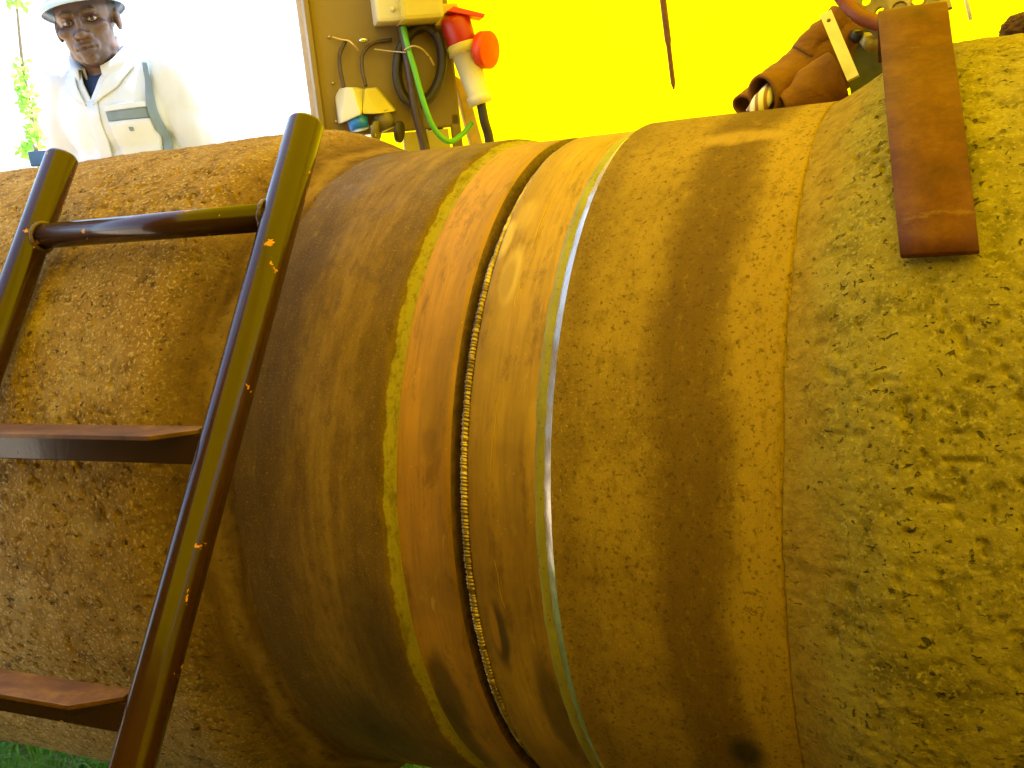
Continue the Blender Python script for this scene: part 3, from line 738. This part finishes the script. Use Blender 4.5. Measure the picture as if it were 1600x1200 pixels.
# perforated link plates, red bar, pale bar, shield painted dark for the shade behind the strap
def plate_holes(name, a, b, wd, th, nrm, mat, holes, hr):
    """flat bar from a to b, with round holes cut through"""
    a, b = Vector(a), Vector(b); L = (b - a).length; xd = (b - a).normalized(); zd = Vector(nrm); zd = (zd - xd * zd.dot(xd)).normalized(); yd = zd.cross(xd)
    bm = bmesh.new(); cells = len(holes); step = L / cells; seg = 12
    for k in range(cells):
        cx_ = (k + .5) * step; hx = holes[k]
        outer = []; inner = []
        for j in range(seg):
            an = 2 * math.pi * (j + .5) / seg; ca, sa = math.cos(an), math.sin(an)
            m_ = 1 / max(abs(ca), abs(sa))
            outer.append(bm.verts.new((cx_ + ca * m_ * step / 2, sa * m_ * wd / 2, 0)))
            inner.append(bm.verts.new((cx_ + ca * hr * hx, sa * hr * hx, 0)))
        for j in range(seg): bm.faces.new((outer[j], outer[(j + 1) % seg], inner[(j + 1) % seg], inner[j]))
    bmesh.ops.remove_doubles(bm, verts=bm.verts, dist=1e-4)
    r = bmesh.ops.extrude_face_region(bm, geom=list(bm.faces)); bmesh.ops.translate(bm, verts=[v for v in r['geom'] if isinstance(v, bmesh.types.BMVert)], vec=(0, 0, th))
    bmesh.ops.recalc_face_normals(bm, faces=bm.faces)
    bm.transform(Matrix(((xd.x, yd.x, zd.x, a.x), (xd.y, yd.y, zd.y, a.y), (xd.z, yd.z, zd.z, a.z), (0, 0, 0, 1))))
    me = bpy.data.meshes.new(name); bm.to_mesh(me); bm.free(); me.materials.append(mat); o = bpy.data.objects.new(name, me); col.objects.link(o); child(o, clamp); return o
M_plate = simple('dirty_grey_steel', (.32, .24, .1), .5, .3, .35, 30, .3)
M_pale = simple('pale_zinc_bar', (.68, .60, .28), .45, .2, .2, 25, .2)
M_rbar = simple('red_oxide_bar', (.22, .05, .012), .5, 0, .2, 25, .2)
M_shield = simple('shade_green_shield', (.075, .07, .015), .7, 0, .3, 25, .2)
toC = (CAM - at(1380, 20, 0)).normalized()
plate_holes('link_plate', at(1322, -26, .06), at(1412, 52, .03), .052, .006, toC, M_plate, [1, .8, 1, .8], .0085)
plate_holes('link_plate', at(1392, 22, .0), at(1482, -12, .0), .05, .006, toC + Vector((0, 0, .6)), M_plate, [1.1, 1.1, 1.1], .0095)
plate_holes('link_plate', at(1376, 60, .10), at(1470, -40, .10), .05, .006, toC, M_plate, [1, 1, 1, 1], .0085)
plate_holes('pale_bar', at(1291, 22, .02), at(1334, 124, -.02), .016, .005, toC, M_pale, [.6, 0.02, 0.02, 0.02], .0048)
child(tube('red_bar', crom([at(1300, -30, .03), at(1320, 2, .03), at(1345, 26, .02), at(1385, 40, .01)]), .0105, M_rbar, None, 10), clamp)
bm = bmesh.new()
vs = [bm.verts.new(at(*q)) for q in ((1312, 40, .10), (1372, 34, .10), (1380, 130, .06), (1330, 150, .05))]
f = bm.faces.new(vs); r = bmesh.ops.extrude_face_region(bm, geom=[f]); bmesh.ops.translate(bm, verts=[v for v in r['geom'] if isinstance(v, bmesh.types.BMVert)], vec=(.002, .008, .002)); bmesh.ops.recalc_face_normals(bm, faces=bm.faces)
me = bpy.data.meshes.new('shield'); bm.to_mesh(me); bm.free(); me.materials.append(M_shield); o = bpy.data.objects.new('shield', me); col.objects.link(o); child(o, clamp)
child(tube('bolt', [at(1352, 62, .07), at(1362, 70, .02)], .011, M_plate, None, 6), clamp)
child(tube('bolt', [at(1335, 55, .09), at(1342, 58, .05)], .009, M_black, None, 6), clamp)

# ================================================================== leather cover lying on the pipe
t = NT('brown_leather'); n = t.noise(10, 5, .6)
c = t.ramp(n, [(.3, (.15, .058, .010)), (.7, (.30, .135, .022))]); c = t.mix(t.ramp(t.noise(4, 3), [(.5, 0.), (.7, .6)]), c, (.12, .045, .012))
t.set('Base Color', c); t.set('Roughness', .85); t.set('Specular IOR Level', .2); t.set('Normal', t.bump(t.math('ADD', t.noise(22, 5, .6, dist=1.), t.math('MULTIPLY', t.noise(120, 3), .3)), .6, .008)); M_leather = t.m
def sleeve(name, spine, radii, squash, up, mat, label=None, thick=.004, seg=40, seed=0., wr=.18):
    pts = crom(spine, 10); n = len(pts); rr = np.interp(np.linspace(0, 1, n), np.linspace(0, 1, len(radii)), radii)
    P = np.zeros((n, seg, 3)); upv = Vector(up)
    for k in range(n):
        tg = (pts[min(k + 1, n - 1)] - pts[max(k - 1, 0)]).normalized(); s_ = tg.cross(upv).normalized(); u2 = s_.cross(tg)
        for j in range(seg):
            a = 2 * math.pi * j / seg; P[k, j] = pts[k] + (s_ * math.cos(a) * squash + u2 * math.sin(a)) * rr[k]
    q = P.reshape(-1, 3); d = fbm(q * 16 + seed, 3).reshape(n, seg, 1) * wr
    cen = np.array([tuple(p) for p in pts])[:, None, :]
    P = P + (P - cen) * d
    inner = P - (P - cen) / np.linalg.norm(P - cen, axis=2, keepdims=True) * thick
    # outer wall, rim, inner wall
    A = np.concatenate([P[::-1], inner], 0)
    return grid_obj(name, A, mat, None, True)
ys = .06
cov = tag(empty('leather_cover', at(1240, 168, ys)), 'crumpled brown leather sleeve draped over the pipe left of the rusty strap', 'leather cover')
child(sleeve('sleeve', [at(1192, 148, ys - .05), at(1222, 138, ys - .01), at(1262, 122, ys + .02), at(1296, 92, ys + .05), at(1326, 50, ys + .07)], [.026, .036, .046, .054, .046], .9, (0, 0, 1), M_leather, seed=2., wr=.3), cov)
child(sleeve('cuff_fold', [at(1160, 164, ys - .01), at(1182, 156, ys + .02), at(1225, 158, ys + .05)], [.015, .021, .018], 1.2, (0, 0, 1), M_leather, seed=6., wr=.3), cov)
child(sleeve('front_fold', [at(1222, 166, ys - .05), at(1264, 148, ys - .03), at(1308, 128, ys - .01)], [.016, .034, .040], .8, (0, 0, 1), M_leather, seed=8., wr=.3), cov)
child(sleeve('shoulder_fold', [at(1262, 92, ys + .02), at(1290, 56, ys + .03), at(1314, 18, ys + .04)], [.026, .024, .017], 1.0, (0, 1, 0), M_leather, seed=12., wr=.4), cov)
t = NT('striped_cloth'); wv = t.t.nodes.new('ShaderNodeTexWave'); wv.inputs['Scale'].default_value = 26; wv.inputs['Distortion'].default_value = 1.5; t.L(t.vec((1, .3, .25)), wv.inputs[0])
t.set('Base Color', t.ramp(wv.outputs['Fac'], [(.2, (.34, .17, .11)), (.45, (.78, .72, .6)), (.9, (.85, .8, .72))])); t.set('Roughness', .9); M_cloth = t.m
child(sleeve('striped_lining', [at(1178, 180, ys - .06), at(1190, 160, ys - .055), at(1204, 142, ys - .03)], [.016, .017, .013], .8, (0, 1, 0), M_cloth, thick=.003, seed=4., wr=.35), cov)
# dark shaggy bundle on the far right
V = []; F = []; c0 = at(1592, 44, .02)
bm = bmesh.new(); bmesh.ops.create_icosphere(bm, subdivisions=5, radius=1)
co = np.array([v.co[:] for v in bm.verts]); d = 1 + .16 * fbm(co * 2.2 + 3, 3) + .12 * np.abs(perlin(co * 9)) + .06 * perlin(co * 21)
for v, k in zip(bm.verts, d): v.co = Vector(v.co) * float(k)
bm.transform(Matrix.Translation(c0 + Vector((.012, .02, -.002))) @ Matrix.Diagonal((.034, .04, .022, 1)))
me = bpy.data.meshes.new('rag_bundle'); bm.to_mesh(me); bm.free(); me.materials.append(simple('brown_shaggy_cloth', (.10, .04, .012), .95, 0, .5, 70, .8)); o = bpy.data.objects.new('rag_bundle', me); col.objects.link(o)
me.polygons.foreach_set('use_smooth', [True] * len(me.polygons))
tag(o, 'small dark brown shaggy bundle on top of the concrete right of the strap', 'rag')

# ================================================================== blue block behind the ladder's left stile
bp = at(68, 247, .12)
bb = tag(empty('blue_block', bp), 'dark blue block lying on the pipe behind the left ladder stile', 'block')
M_bb = simple('dark_blue_paint', (.04, .13, .42), .45, 0, .2, 20, .1)
fr = Matrix.Translation(Vector((bp.x, bp.y, .572))) @ Matrix.Rotation(math.radians(20), 4, 'Z')
child(prism('body', [(-.024, 0), (.026, 0), (.034, .030), (-.025, .032)], .05, M_bb, None, fr @ Matrix.Rotation(math.radians(90), 4, 'X'), -.035, .003), bb)
child(tube('nub', [fr @ Vector((-.012, 0, .028)), fr @ Vector((-.015, 0, .046))], .0045, M_polew, None, 10), bb)

# ================================================================== sapling outside
sap = tag(empty('sapling', at(45, 240, 4.5)), 'slender sunlit green sapling beyond the pipe at the far left', 'sapling')
M_leaf = NT('sapling_leaf'); n = M_leaf.noise(9, 2); M_leaf.set('Base Color', M_leaf.ramp(n, [(.3, (.12, .34, .03)), (.7, (.35, .55, .08))])); M_leaf.set('Roughness', .5)
tr_ = M_leaf.t.nodes.new('ShaderNodeBsdfTranslucent'); tr_.inputs[0].default_value = (.35, .75, .12, 1); mx_ = M_leaf.t.nodes.new('ShaderNodeMixShader'); mx_.inputs[0].default_value = .5
M_leaf.L(M_leaf.b.outputs[0], mx_.inputs[1]); M_leaf.L(tr_.outputs[0], mx_.inputs[2]); M_leaf.L(mx_.outputs[0], M_leaf.out.inputs[0]); M_leaf = M_leaf.m
YS = 4.5
b0 = at(58, 250, YS); stem = [Vector((b0.x + .1, YS, GZ)), Vector((b0.x + .05, YS, .2)), at(56, 225, YS), at(48, 170, YS), at(38, 120, YS), at(31, 60, YS), at(26, 5, YS), at(20, -60, YS)]
o = tube('trunk', crom(stem, 6), [.022 * (1 - k / 60) for k in range(43)], simple('sapling_bark', (.2, .17, .1), .8), None, 8); child(o, sap)
V = []; F = []
def leaf(p, sz):
    a = Vector((random.gauss(0, 1), random.gauss(0, 1), random.gauss(0, .7))).normalized(); b = a.orthogonal().normalized(); b = Matrix.Rotation(random.uniform(0, 6.28), 3, a) @ b; c = a.cross(b)
    k = len(V); V.extend([p, p + b * sz * .5 + a * sz * .32, p + b * sz + c * sz * .1, p + b * sz * .5 - a * sz * .32]); F.append((k, k + 1, k + 2, k + 3))
for (px, py, rx, ry, n_) in ((33, 115, 9, 14, 60), (38, 145, 13, 14, 90), (45, 172, 8, 14, 50), (52, 200, 6, 12, 40), (54, 216, 9, 14, 70), (38, 234, 13, 6, 50), (52, 236, 9, 8, 60), (68, 224, 6, 6, 8), (26, 5, 12, 6, 30), (26, -30, 14, 20, 60)):
    for k in range(n_):
        leaf(at(px + random.gauss(0, rx * .5), py + random.gauss(0, ry * .5), YS + random.gauss(0, .08)), random.uniform(.04, .085))
child(mesh_obj('foliage', V, F, M_leaf, None, False), sap)

# ================================================================== the man behind the pipe
def ell(bm, c, r, rot=None, seg=20):
    g = bmesh.ops.create_uvsphere(bm, u_segments=seg, v_segments=seg * 2 // 3, radius=1)
    m = Matrix.Translation(c) @ (rot.to_4x4() if rot else Matrix.Identity(4)) @ Matrix.Diagonal((*r, 1)); bmesh.ops.transform(bm, matrix=m, verts=g['verts'])
def limb(bm, pts, rad, seg=16):
    V, F = tube_data(pts, rad, seg); vs = [bm.verts.new(v) for v in V]
    for f in F:
        try: bm.faces.new([vs[i] for i in f])
        except ValueError: pass
    for p, r in ((pts[0], rad[0]), (pts[-1], rad[-1])): ell(bm, p, (r, r, r), None, 12)
def remesh(bm, name, voxel, smooth_it):
    bmesh.ops.recalc_face_normals(bm, faces=bm.faces)
    me = bpy.data.meshes.new('tmp'); bm.to_mesh(me); bm.free(); o = bpy.data.objects.new('tmp', me); col.objects.link(o)
    m = o.modifiers.new('r', 'REMESH'); m.mode = 'VOXEL'; m.voxel_size = voxel; m.use_smooth_shade = True
    if smooth_it:
        s_ = o.modifiers.new('s', 'SMOOTH'); s_.iterations = smooth_it; s_.factor = .5
    dg = bpy.context.evaluated_depsgraph_get(); me2 = bpy.data.meshes.new_from_object(o.evaluated_get(dg)); me2.name = name
    bpy.data.objects.remove(o); bpy.data.meshes.remove(me)
    me2.polygons.foreach_set('use_smooth', [True] * len(me2.polygons)); return me2
YM = 1.0
eye_mid = at(136, 37, YM)
LEAN = math.tan(math.radians(9))
HEADZ = eye_mid.z - BZ                     # eye height above the ground
SC = HEADZ / 1.51                          # built for eyes at 1.51 m, head bent forward
def lean(me):
    for v in me.vertices:
        if v.co.z > .92: v.co.y -= (v.co.z - .92) * LEAN
# facing: local -Y is the front of the chest
cdir = Vector((CAM.x - eye_mid.x, CAM.y - eye_mid.y, 0)).normalized()
face_yaw = math.atan2(cdir.y, cdir.x) + math.pi / 2           # turns local -Y to the camera
body_yaw = face_yaw - math.radians(38)
# head frame inside the body frame
HC = Vector((0, -(1.51 - .92) * LEAN - .055, 1.51)); HS = (1.06, 1.04, 1.0)
HR = (Matrix.Rotation(math.radians(24), 3, 'Z') @ Matrix.Rotation(math.radians(-7), 3, 'Y') @ Matrix.Rotation(math.radians(4), 3, 'X'))
HM = Matrix.Translation(HC) @ HR.to_4x4() @ Matrix.Diagonal((*HS, 1))
bm = bmesh.new()
def H(*p): return HM @ Vector(p)
def hell(c, r): ell(bm, H(*c), tuple(a * b for a, b in zip(r, HS)), HR, 24)
hell((0, .012, .035), (.075, .095, .083)); hell((0, -.018, -.03), (.064, .068, .085)); hell((0, -.030, -.078), (.049, .050, .040))
hell((0, -.072, -.100), (.020, .016, .016))
for s_ in (-1, 1):
    hell((s_ * .043, -.056, -.020), (.023, .022, .019)); hell((s_ * .027, -.079, .022), (.025, .013, .009)); hell((s_ * .016, -.092, -.040), (.0115, .011, .0095))
    hell((s_ * .078, .012, -.004), (.009, .019, .031)); hell((s_ * .045, -.01, -.072), (.018, .032, .026))
hell((0, -.088, -.005), (.0105, .014, .026)); hell((0, -.103, -.036), (.0145, .0145, .0125)); hell((0, -.074, -.066), (.034, .020, .028))
hell((0, -.090, -.0655), (.025, .011, .0065)); hell((0, -.0885, -.0785), (.0225, .0115, .0075))
nb_ = Vector((0, .01 - (1.42 - .92) * LEAN, 1.42))
limb(bm, [H(0, .02, -.06), H(0, .025, -.09), nb_], [.060, .060, .066])
def Lp(x, y, z): return Vector((x, y - (max(z - .92, 0)) * LEAN, z))
for c, r in (((0, 0, 1.30), (.165, .10, .14)), ((0, 0, 1.12), (.15, .10, .17)), ((0, 0, .95), (.155, .105, .13)), ((0, .01, 1.385), (.10, .05, .05))): ell(bm, Lp(*c), r)
hands = {}
for s_ in (-1, 1):
    sh, el, wr = Lp(s_ * .175, .01, 1.375), Lp(s_ * .235, .03, 1.10), Lp(s_ * .225, -.10, .88)
    limb(bm, [sh, (sh + el) / 2, el, (el + wr) / 2, wr], [.052, .047, .039, .036, .027])
    hd = (wr - el).normalized(); pm = wr + hd * .055; sd_ = Vector((0, 1, 0)).cross(hd).normalized(); fw = hd.cross(sd_)
    ell(bm, pm, (.018, .040, .048), None, 14)
    for k, (off, ln_) in enumerate(((-.027, .072), (-.009, .082), (.009, .077), (.027, .060))):
        b_ = pm + hd * .034 + fw * off; m1 = b_ + hd * ln_ * .5 - sd_ * s_ * .006; m2 = b_ + hd * ln_ - sd_ * s_ * .022; limb(bm, [b_, m1, m2], [.0092, .0085, .0072], 8)
    tb = pm - hd * .02 - fw * .034; limb(bm, [tb, tb - fw * .02 + hd * .028, tb - fw * .022 + hd * .058], [.011, .010, .008], 8)
    hp, kn, an = Vector((s_ * .09, 0, .90)), Vector((s_ * .10, -.01, .50)), Vector((s_ * .10, .02, .09))
    limb(bm, [hp, (hp + kn) / 2, kn, (kn + an) / 2, an], [.085, .072, .052, .05, .036])
    limb(bm, [Vector((s_ * .10, .04, .045)), Vector((s_ * .105, -.14, .035))], [.04, .034])
me = remesh(bm, 'body', .0045, 2)
HI = HM.inverted()
for v in me.vertices:                      # carve eye sockets, mouth line, philtrum
    p = HI @ v.co
    if abs(p.z) < .14 and abs(p.x) < .11 and p.y < -.03:
        for s_ in (-1, 1):
            g_ = math.exp(-(((p.x - s_ * .031) / .017) ** 2 + ((p.z - .002) / .0105) ** 2)); p.y += .014 * g_
            g_ = math.exp(-(((p.x - s_ * .010) / .005) ** 2 + ((p.z + .047) / .004) ** 2)); p.y += .006 * g_
        g_ = math.exp(-((p.z + .0718) / .0028) ** 2) * (1 if abs(p.x) < .024 else math.exp(-((abs(p.x) - .024) / .005) ** 2)); p.y += .010 * g_
        v.co = HM @ p
t = NT('dark_skin'); n = t.noise(18, 4)
t.set('Base Color', t.ramp(n, [(.3, (.070, .042, .032)), (.7, (.11, .064, .046))])); t.set('Roughness', .42); t.set('Normal', t.bump(t.noise(160, 3), .12, .002)); M_skin = t.m
man = empty('person', Vector((eye_mid.x, eye_mid.y, BZ)))
man.rotation_euler = (0, 0, body_yaw); man.scale = (SC, SC, SC)
# keep the eyes at their place: offset of the head inside the body frame
off = Matrix.Rotation(body_yaw, 3, 'Z') @ (HC * SC); man.location = Vector((eye_mid.x - off.x, eye_mid.y - off.y, BZ))
tag(man, 'man in blue hard hat and white coverall looking at the camera from behind the pipe', 'person')
def mpart(name, me, mat, parent=man):
    me.materials.clear(); me.materials.append(mat); o = bpy.data.objects.new(name, me); col.objects.link(o); o.parent = parent; return o
body = mpart('body', me, M_skin)
# eyes
M_eyew = simple('eye_white', (.38, .33, .28), .3, 0, .05, 10); M_iris = simple('dark_iris', (.012, .008, .006), .15, 0, .1, 10)
for s_ in (-1, 1):
    bm = bmesh.new(); ell(bm, H(s_ * .031, -.0685, .002), (.0125, .0118, .0058), HR, 16); me = bpy.data.meshes.new('eye'); bm.to_mesh(me); bm.free(); me.polygons.foreach_set('use_smooth', [True] * len(me.polygons)); e = mpart('eye', me, M_eyew)
    bm = bmesh.new(); ell(bm, H(s_ * .031 + .002, -.0775, .002), (.0058, .0035, .0056), HR, 12); me = bpy.data.meshes.new('iris'); bm.to_mesh(me); bm.free(); mpart('iris', me, M_iris, e)
    bm = bmesh.new(); limb(bm, [H(s_ * .014, -.0925, .0215), H(s_ * .03, -.0915, .0265), H(s_ * .046, -.080, .0225)], [.0028, .0032, .002], 8); me = bpy.data.meshes.new('eyebrow'); bm.to_mesh(me); bm.free(); mpart('eyebrow', me, M_black)
# short hair under the hat
bm = bmesh.new(); ell(bm, H(0, .022, .036), (.084, .098, .083), HR, 24)
bmesh.ops.delete(bm, geom=[v for v in bm.verts if (HI @ v.co).z < -.03 or (HI @ v.co).y < -.045], context='VERTS'); me = bpy.data.meshes.new('hair'); bm.to_mesh(me); bm.free(); mpart('hair', me, M_black)
# hard hat: shell and peak
M_hat = simple('blue_hat_plastic', (.38, .55, .74), .3, 0, .05, 10)
nu, nv = 14, 40; P = np.zeros((nu + 3, nv, 3))
for i in range(nu):
    ph_ = math.pi / 2 * (1 - i / (nu - 1))
    for j in range(nv):
        a = 2 * math.pi * j / nv; P[i, j] = (math.cos(a) * .094 * math.cos(ph_), .008 + math.sin(a) * .115 * math.cos(ph_), .058 + .088 * math.sin(ph_))
for i, (e_, dz) in enumerate(((.55, -.006), (1.0, -.013), (.97, -.017))):
    for j in range(nv):
        a = 2 * math.pi * j / nv; fr_ = max(0, -math.sin(a)); ext = .008 + .024 * fr_ ** 1.5
        P[nu + i, j] = (math.cos(a) * (.094 + ext * e_), .008 + math.sin(a) * (.115 + ext * e_), .058 + dz * (1 + .6 * fr_) * e_)
HT = HM @ Matrix.Translation((0, .004, -.008)) @ Matrix.Rotation(math.radians(-9), 4, 'X')
P = np.array([[tuple(HT @ Vector(P[i, j])) for j in range(nv)] for i in range(nu + 3)])
o = grid_obj('hard_hat', P, M_hat, man, True)
sdm = o.modifiers.new('t', 'SOLIDIFY'); sdm.thickness = .003
# coverall jacket and trousers
M_white = simple('white_coverall', (.58, .66, .74), .85, 0, .05, 8, .15); M_navy = simple('navy_shirt', (.012, .035, .11), .8, 0, .2, 20, .2); M_grey = simple('grey_trousers', (.30, .33, .36), .85, 0, .1, 12, .2)
bm = bmesh.new()
for c, r in (((0, 0, 1.27), (.195, .135, .17)), ((0, .0, 1.10), (.19, .138, .20)), ((0, 0, .93), (.20, .145, .17)), ((0, .015, 1.385), (.155, .085, .055))): ell(bm, Lp(*c), r, None, 28)
for s_ in (-1, 1):
    sh, el, wr = Lp(s_ * .175, .01, 1.365), Lp(s_ * .245, .03, 1.10), Lp(s_ * .228, -.085, .90)
    limb(bm, [sh, (sh + el) / 2, el, (el + wr) / 2, wr], [.072, .070, .062, .056, .048], 20)
bm.verts.ensure_lookup_table()
me = remesh(bm, 'jacket', .009, 4)
co = np.array([v.co[:] for v in me.vertices]); nr = np.array([v.normal[:] for v in me.vertices])
dsp = .012 * fbm(co * np.array([9, 9, 5]), 3) + .014 * (np.abs(perlin(co * np.array([14, 14, 6]) + 3)) - .2)
co = co + nr * dsp[:, None]
for v, c in zip(me.vertices, co): v.co = c
bm = bmesh.new(); bm.from_mesh(me)          # V neck and wrists cut open
def neck(v):
    p = Vector(v.co); y0_ = p.y + max(p.z - .92, 0) * LEAN
    return (p.z > 1.3001 + abs(p.x) * 1.9 and y0_ < -.02) or p.z > 1.4551
for nn_ in ((-1.9, 0, 1), (1.9, 0, 1)): bmesh.ops.bisect_plane(bm, geom=list(bm.verts) + list(bm.edges) + list(bm.faces), plane_co=(0, 0, 1.300), plane_no=nn_, dist=1e-5)
bmesh.ops.bisect_plane(bm, geom=list(bm.verts) + list(bm.edges) + list(bm.faces), plane_co=(0, 0, 1.455), plane_no=(0, 0, 1), dist=1e-5)
bmesh.ops.delete(bm, geom=[v for v in bm.verts if neck(v)], context='VERTS'); bm.to_mesh(me); bm.free()
me.polygons.foreach_set('use_smooth', [True] * len(me.polygons))
jk = mpart('jacket', me, M_white); m_ = jk.modifiers.new('t', 'SOLIDIFY'); m_.thickness = .004
bm = bmesh.new()
for c, r in (((0, 0, .90), (.18, .125, .13)),): ell(bm, c, r)
for s_ in (-1, 1):
    limb(bm, [Vector((s_ * .09, 0, .88)), Vector((s_ * .10, -.01, .50)), Vector((s_ * .10, .02, .07))], [.105, .082, .07])
mpart('trousers', remesh(bm, 'trousers', .012, 3), M_grey)
bm = bmesh.new(); ell(bm, Lp(0, 0, 1.27), (.180, .118, .16), None, 24); ell(bm, Lp(0, .01, 1.385), (.135, .07, .05), None, 20)
mpart('shirt', remesh(bm, 'shirt', .009, 3), M_navy)
# collars: swept strips round the neck
def collar(name, mat, r0, r1, z0, z1, gap, drop, thick):
    n = 36; P = np.zeros((n, 4, 3))
    for k in range(n):
        a = -math.pi / 2 + gap + (2 * math.pi - 2 * gap) * k / (n - 1); fr_ = max(0, -math.sin(a)) ** 1.5
        for j, (rr, zz) in enumerate(((r0, z0), (r0 * 1.02, z1), (r1, z1 - .004), (r1 * 1.08, z0 - .005))):
            z = zz - drop * fr_; P[k, j] = Lp(math.cos(a) * rr, .012 + math.sin(a) * rr * .92 - fr_ * .012, z)
    o = grid_obj(name, P, mat, man); m_ = o.modifiers.new('t', 'SOLIDIFY'); m_.thickness = thick; return o
collar('shirt_collar', M_navy, .064, .076, 1.405, 1.452, .22, .035, .004)
collar('jacket_collar', M_white, .088, .116, 1.395, 1.462, .34, .075, .005)
# lapels, pocket with its flap, placket
def patch(name, pts, mat, lift, nz=10):
    """sheet lying on the chest front: pts are (x, z) corners of a quad"""
    P = np.zeros((nz, nz, 3)); a, b, c, d = [np.array(p) for p in pts]
    from mathutils.bvhtree import BVHTree
    for i in range(nz):
        for j in range(nz):
            u, v = i / (nz - 1), j / (nz - 1); q = a * (1 - u) * (1 - v) + b * u * (1 - v) + c * u * v + d * (1 - u) * v
            h_ = BV.ray_cast(Vector((q[0], -1.2, q[1])), Vector((0, 1, 0))); y = h_[0].y if h_[0] is not None else -.1 - (q[1] - .92) * LEAN
            P[i, j] = (q[0], y - lift, q[1])
    o = grid_obj(name, P, mat, man); m_ = o.modifiers.new('t', 'SOLIDIFY'); m_.thickness = .003; m_.offset = 0; return o
from mathutils.bvhtree import BVHTree
BV = BVHTree.FromPolygons([v.co.copy() for v in me.vertices], [tuple(p.vertices) for p in me.polygons])
M_shade_trim = simple('shade_and_trim_grey', (.17, .25, .32), .9, 0, .1, 20)
patch('lapel', [(.012, 1.285), (.085, 1.33), (.125, 1.39), (.075, 1.405)], M_white, .006)
patch('lapel', [(-.012, 1.285), (-.085, 1.33), (-.125, 1.39), (-.075, 1.405)], M_white, .006)
patch('placket', [(-.012, .80), (.024, .80), (.024, 1.295), (-.012, 1.295)], M_white, .005)
patch('pocket', [(.050, 1.110), (.150, 1.110), (.158, 1.235), (.046, 1.235)], M_white, .006)
patch('pocket_shade_band', [(.046, 1.237), (.158, 1.237), (.160, 1.265), (.044, 1.262)], M_shade_trim, .0035)  # sheet coloured as the shade band below the pocket flap
patch('pocket_flap', [(.042, 1.264), (.162, 1.267), (.160, 1.282), (.042, 1.280)], M_white, .008)
b_ = patch('button', [(.098, 1.205), (.108, 1.205), (.108, 1.215), (.098, 1.215)], M_shade_trim, .009, 4)

patch('chest_strip', [(.158, 1.04), (.178, 1.04), (.170, 1.39), (.152, 1.39)], M_shade_trim, .012, 16)  # grey-blue strip down the jacket beside the left arm
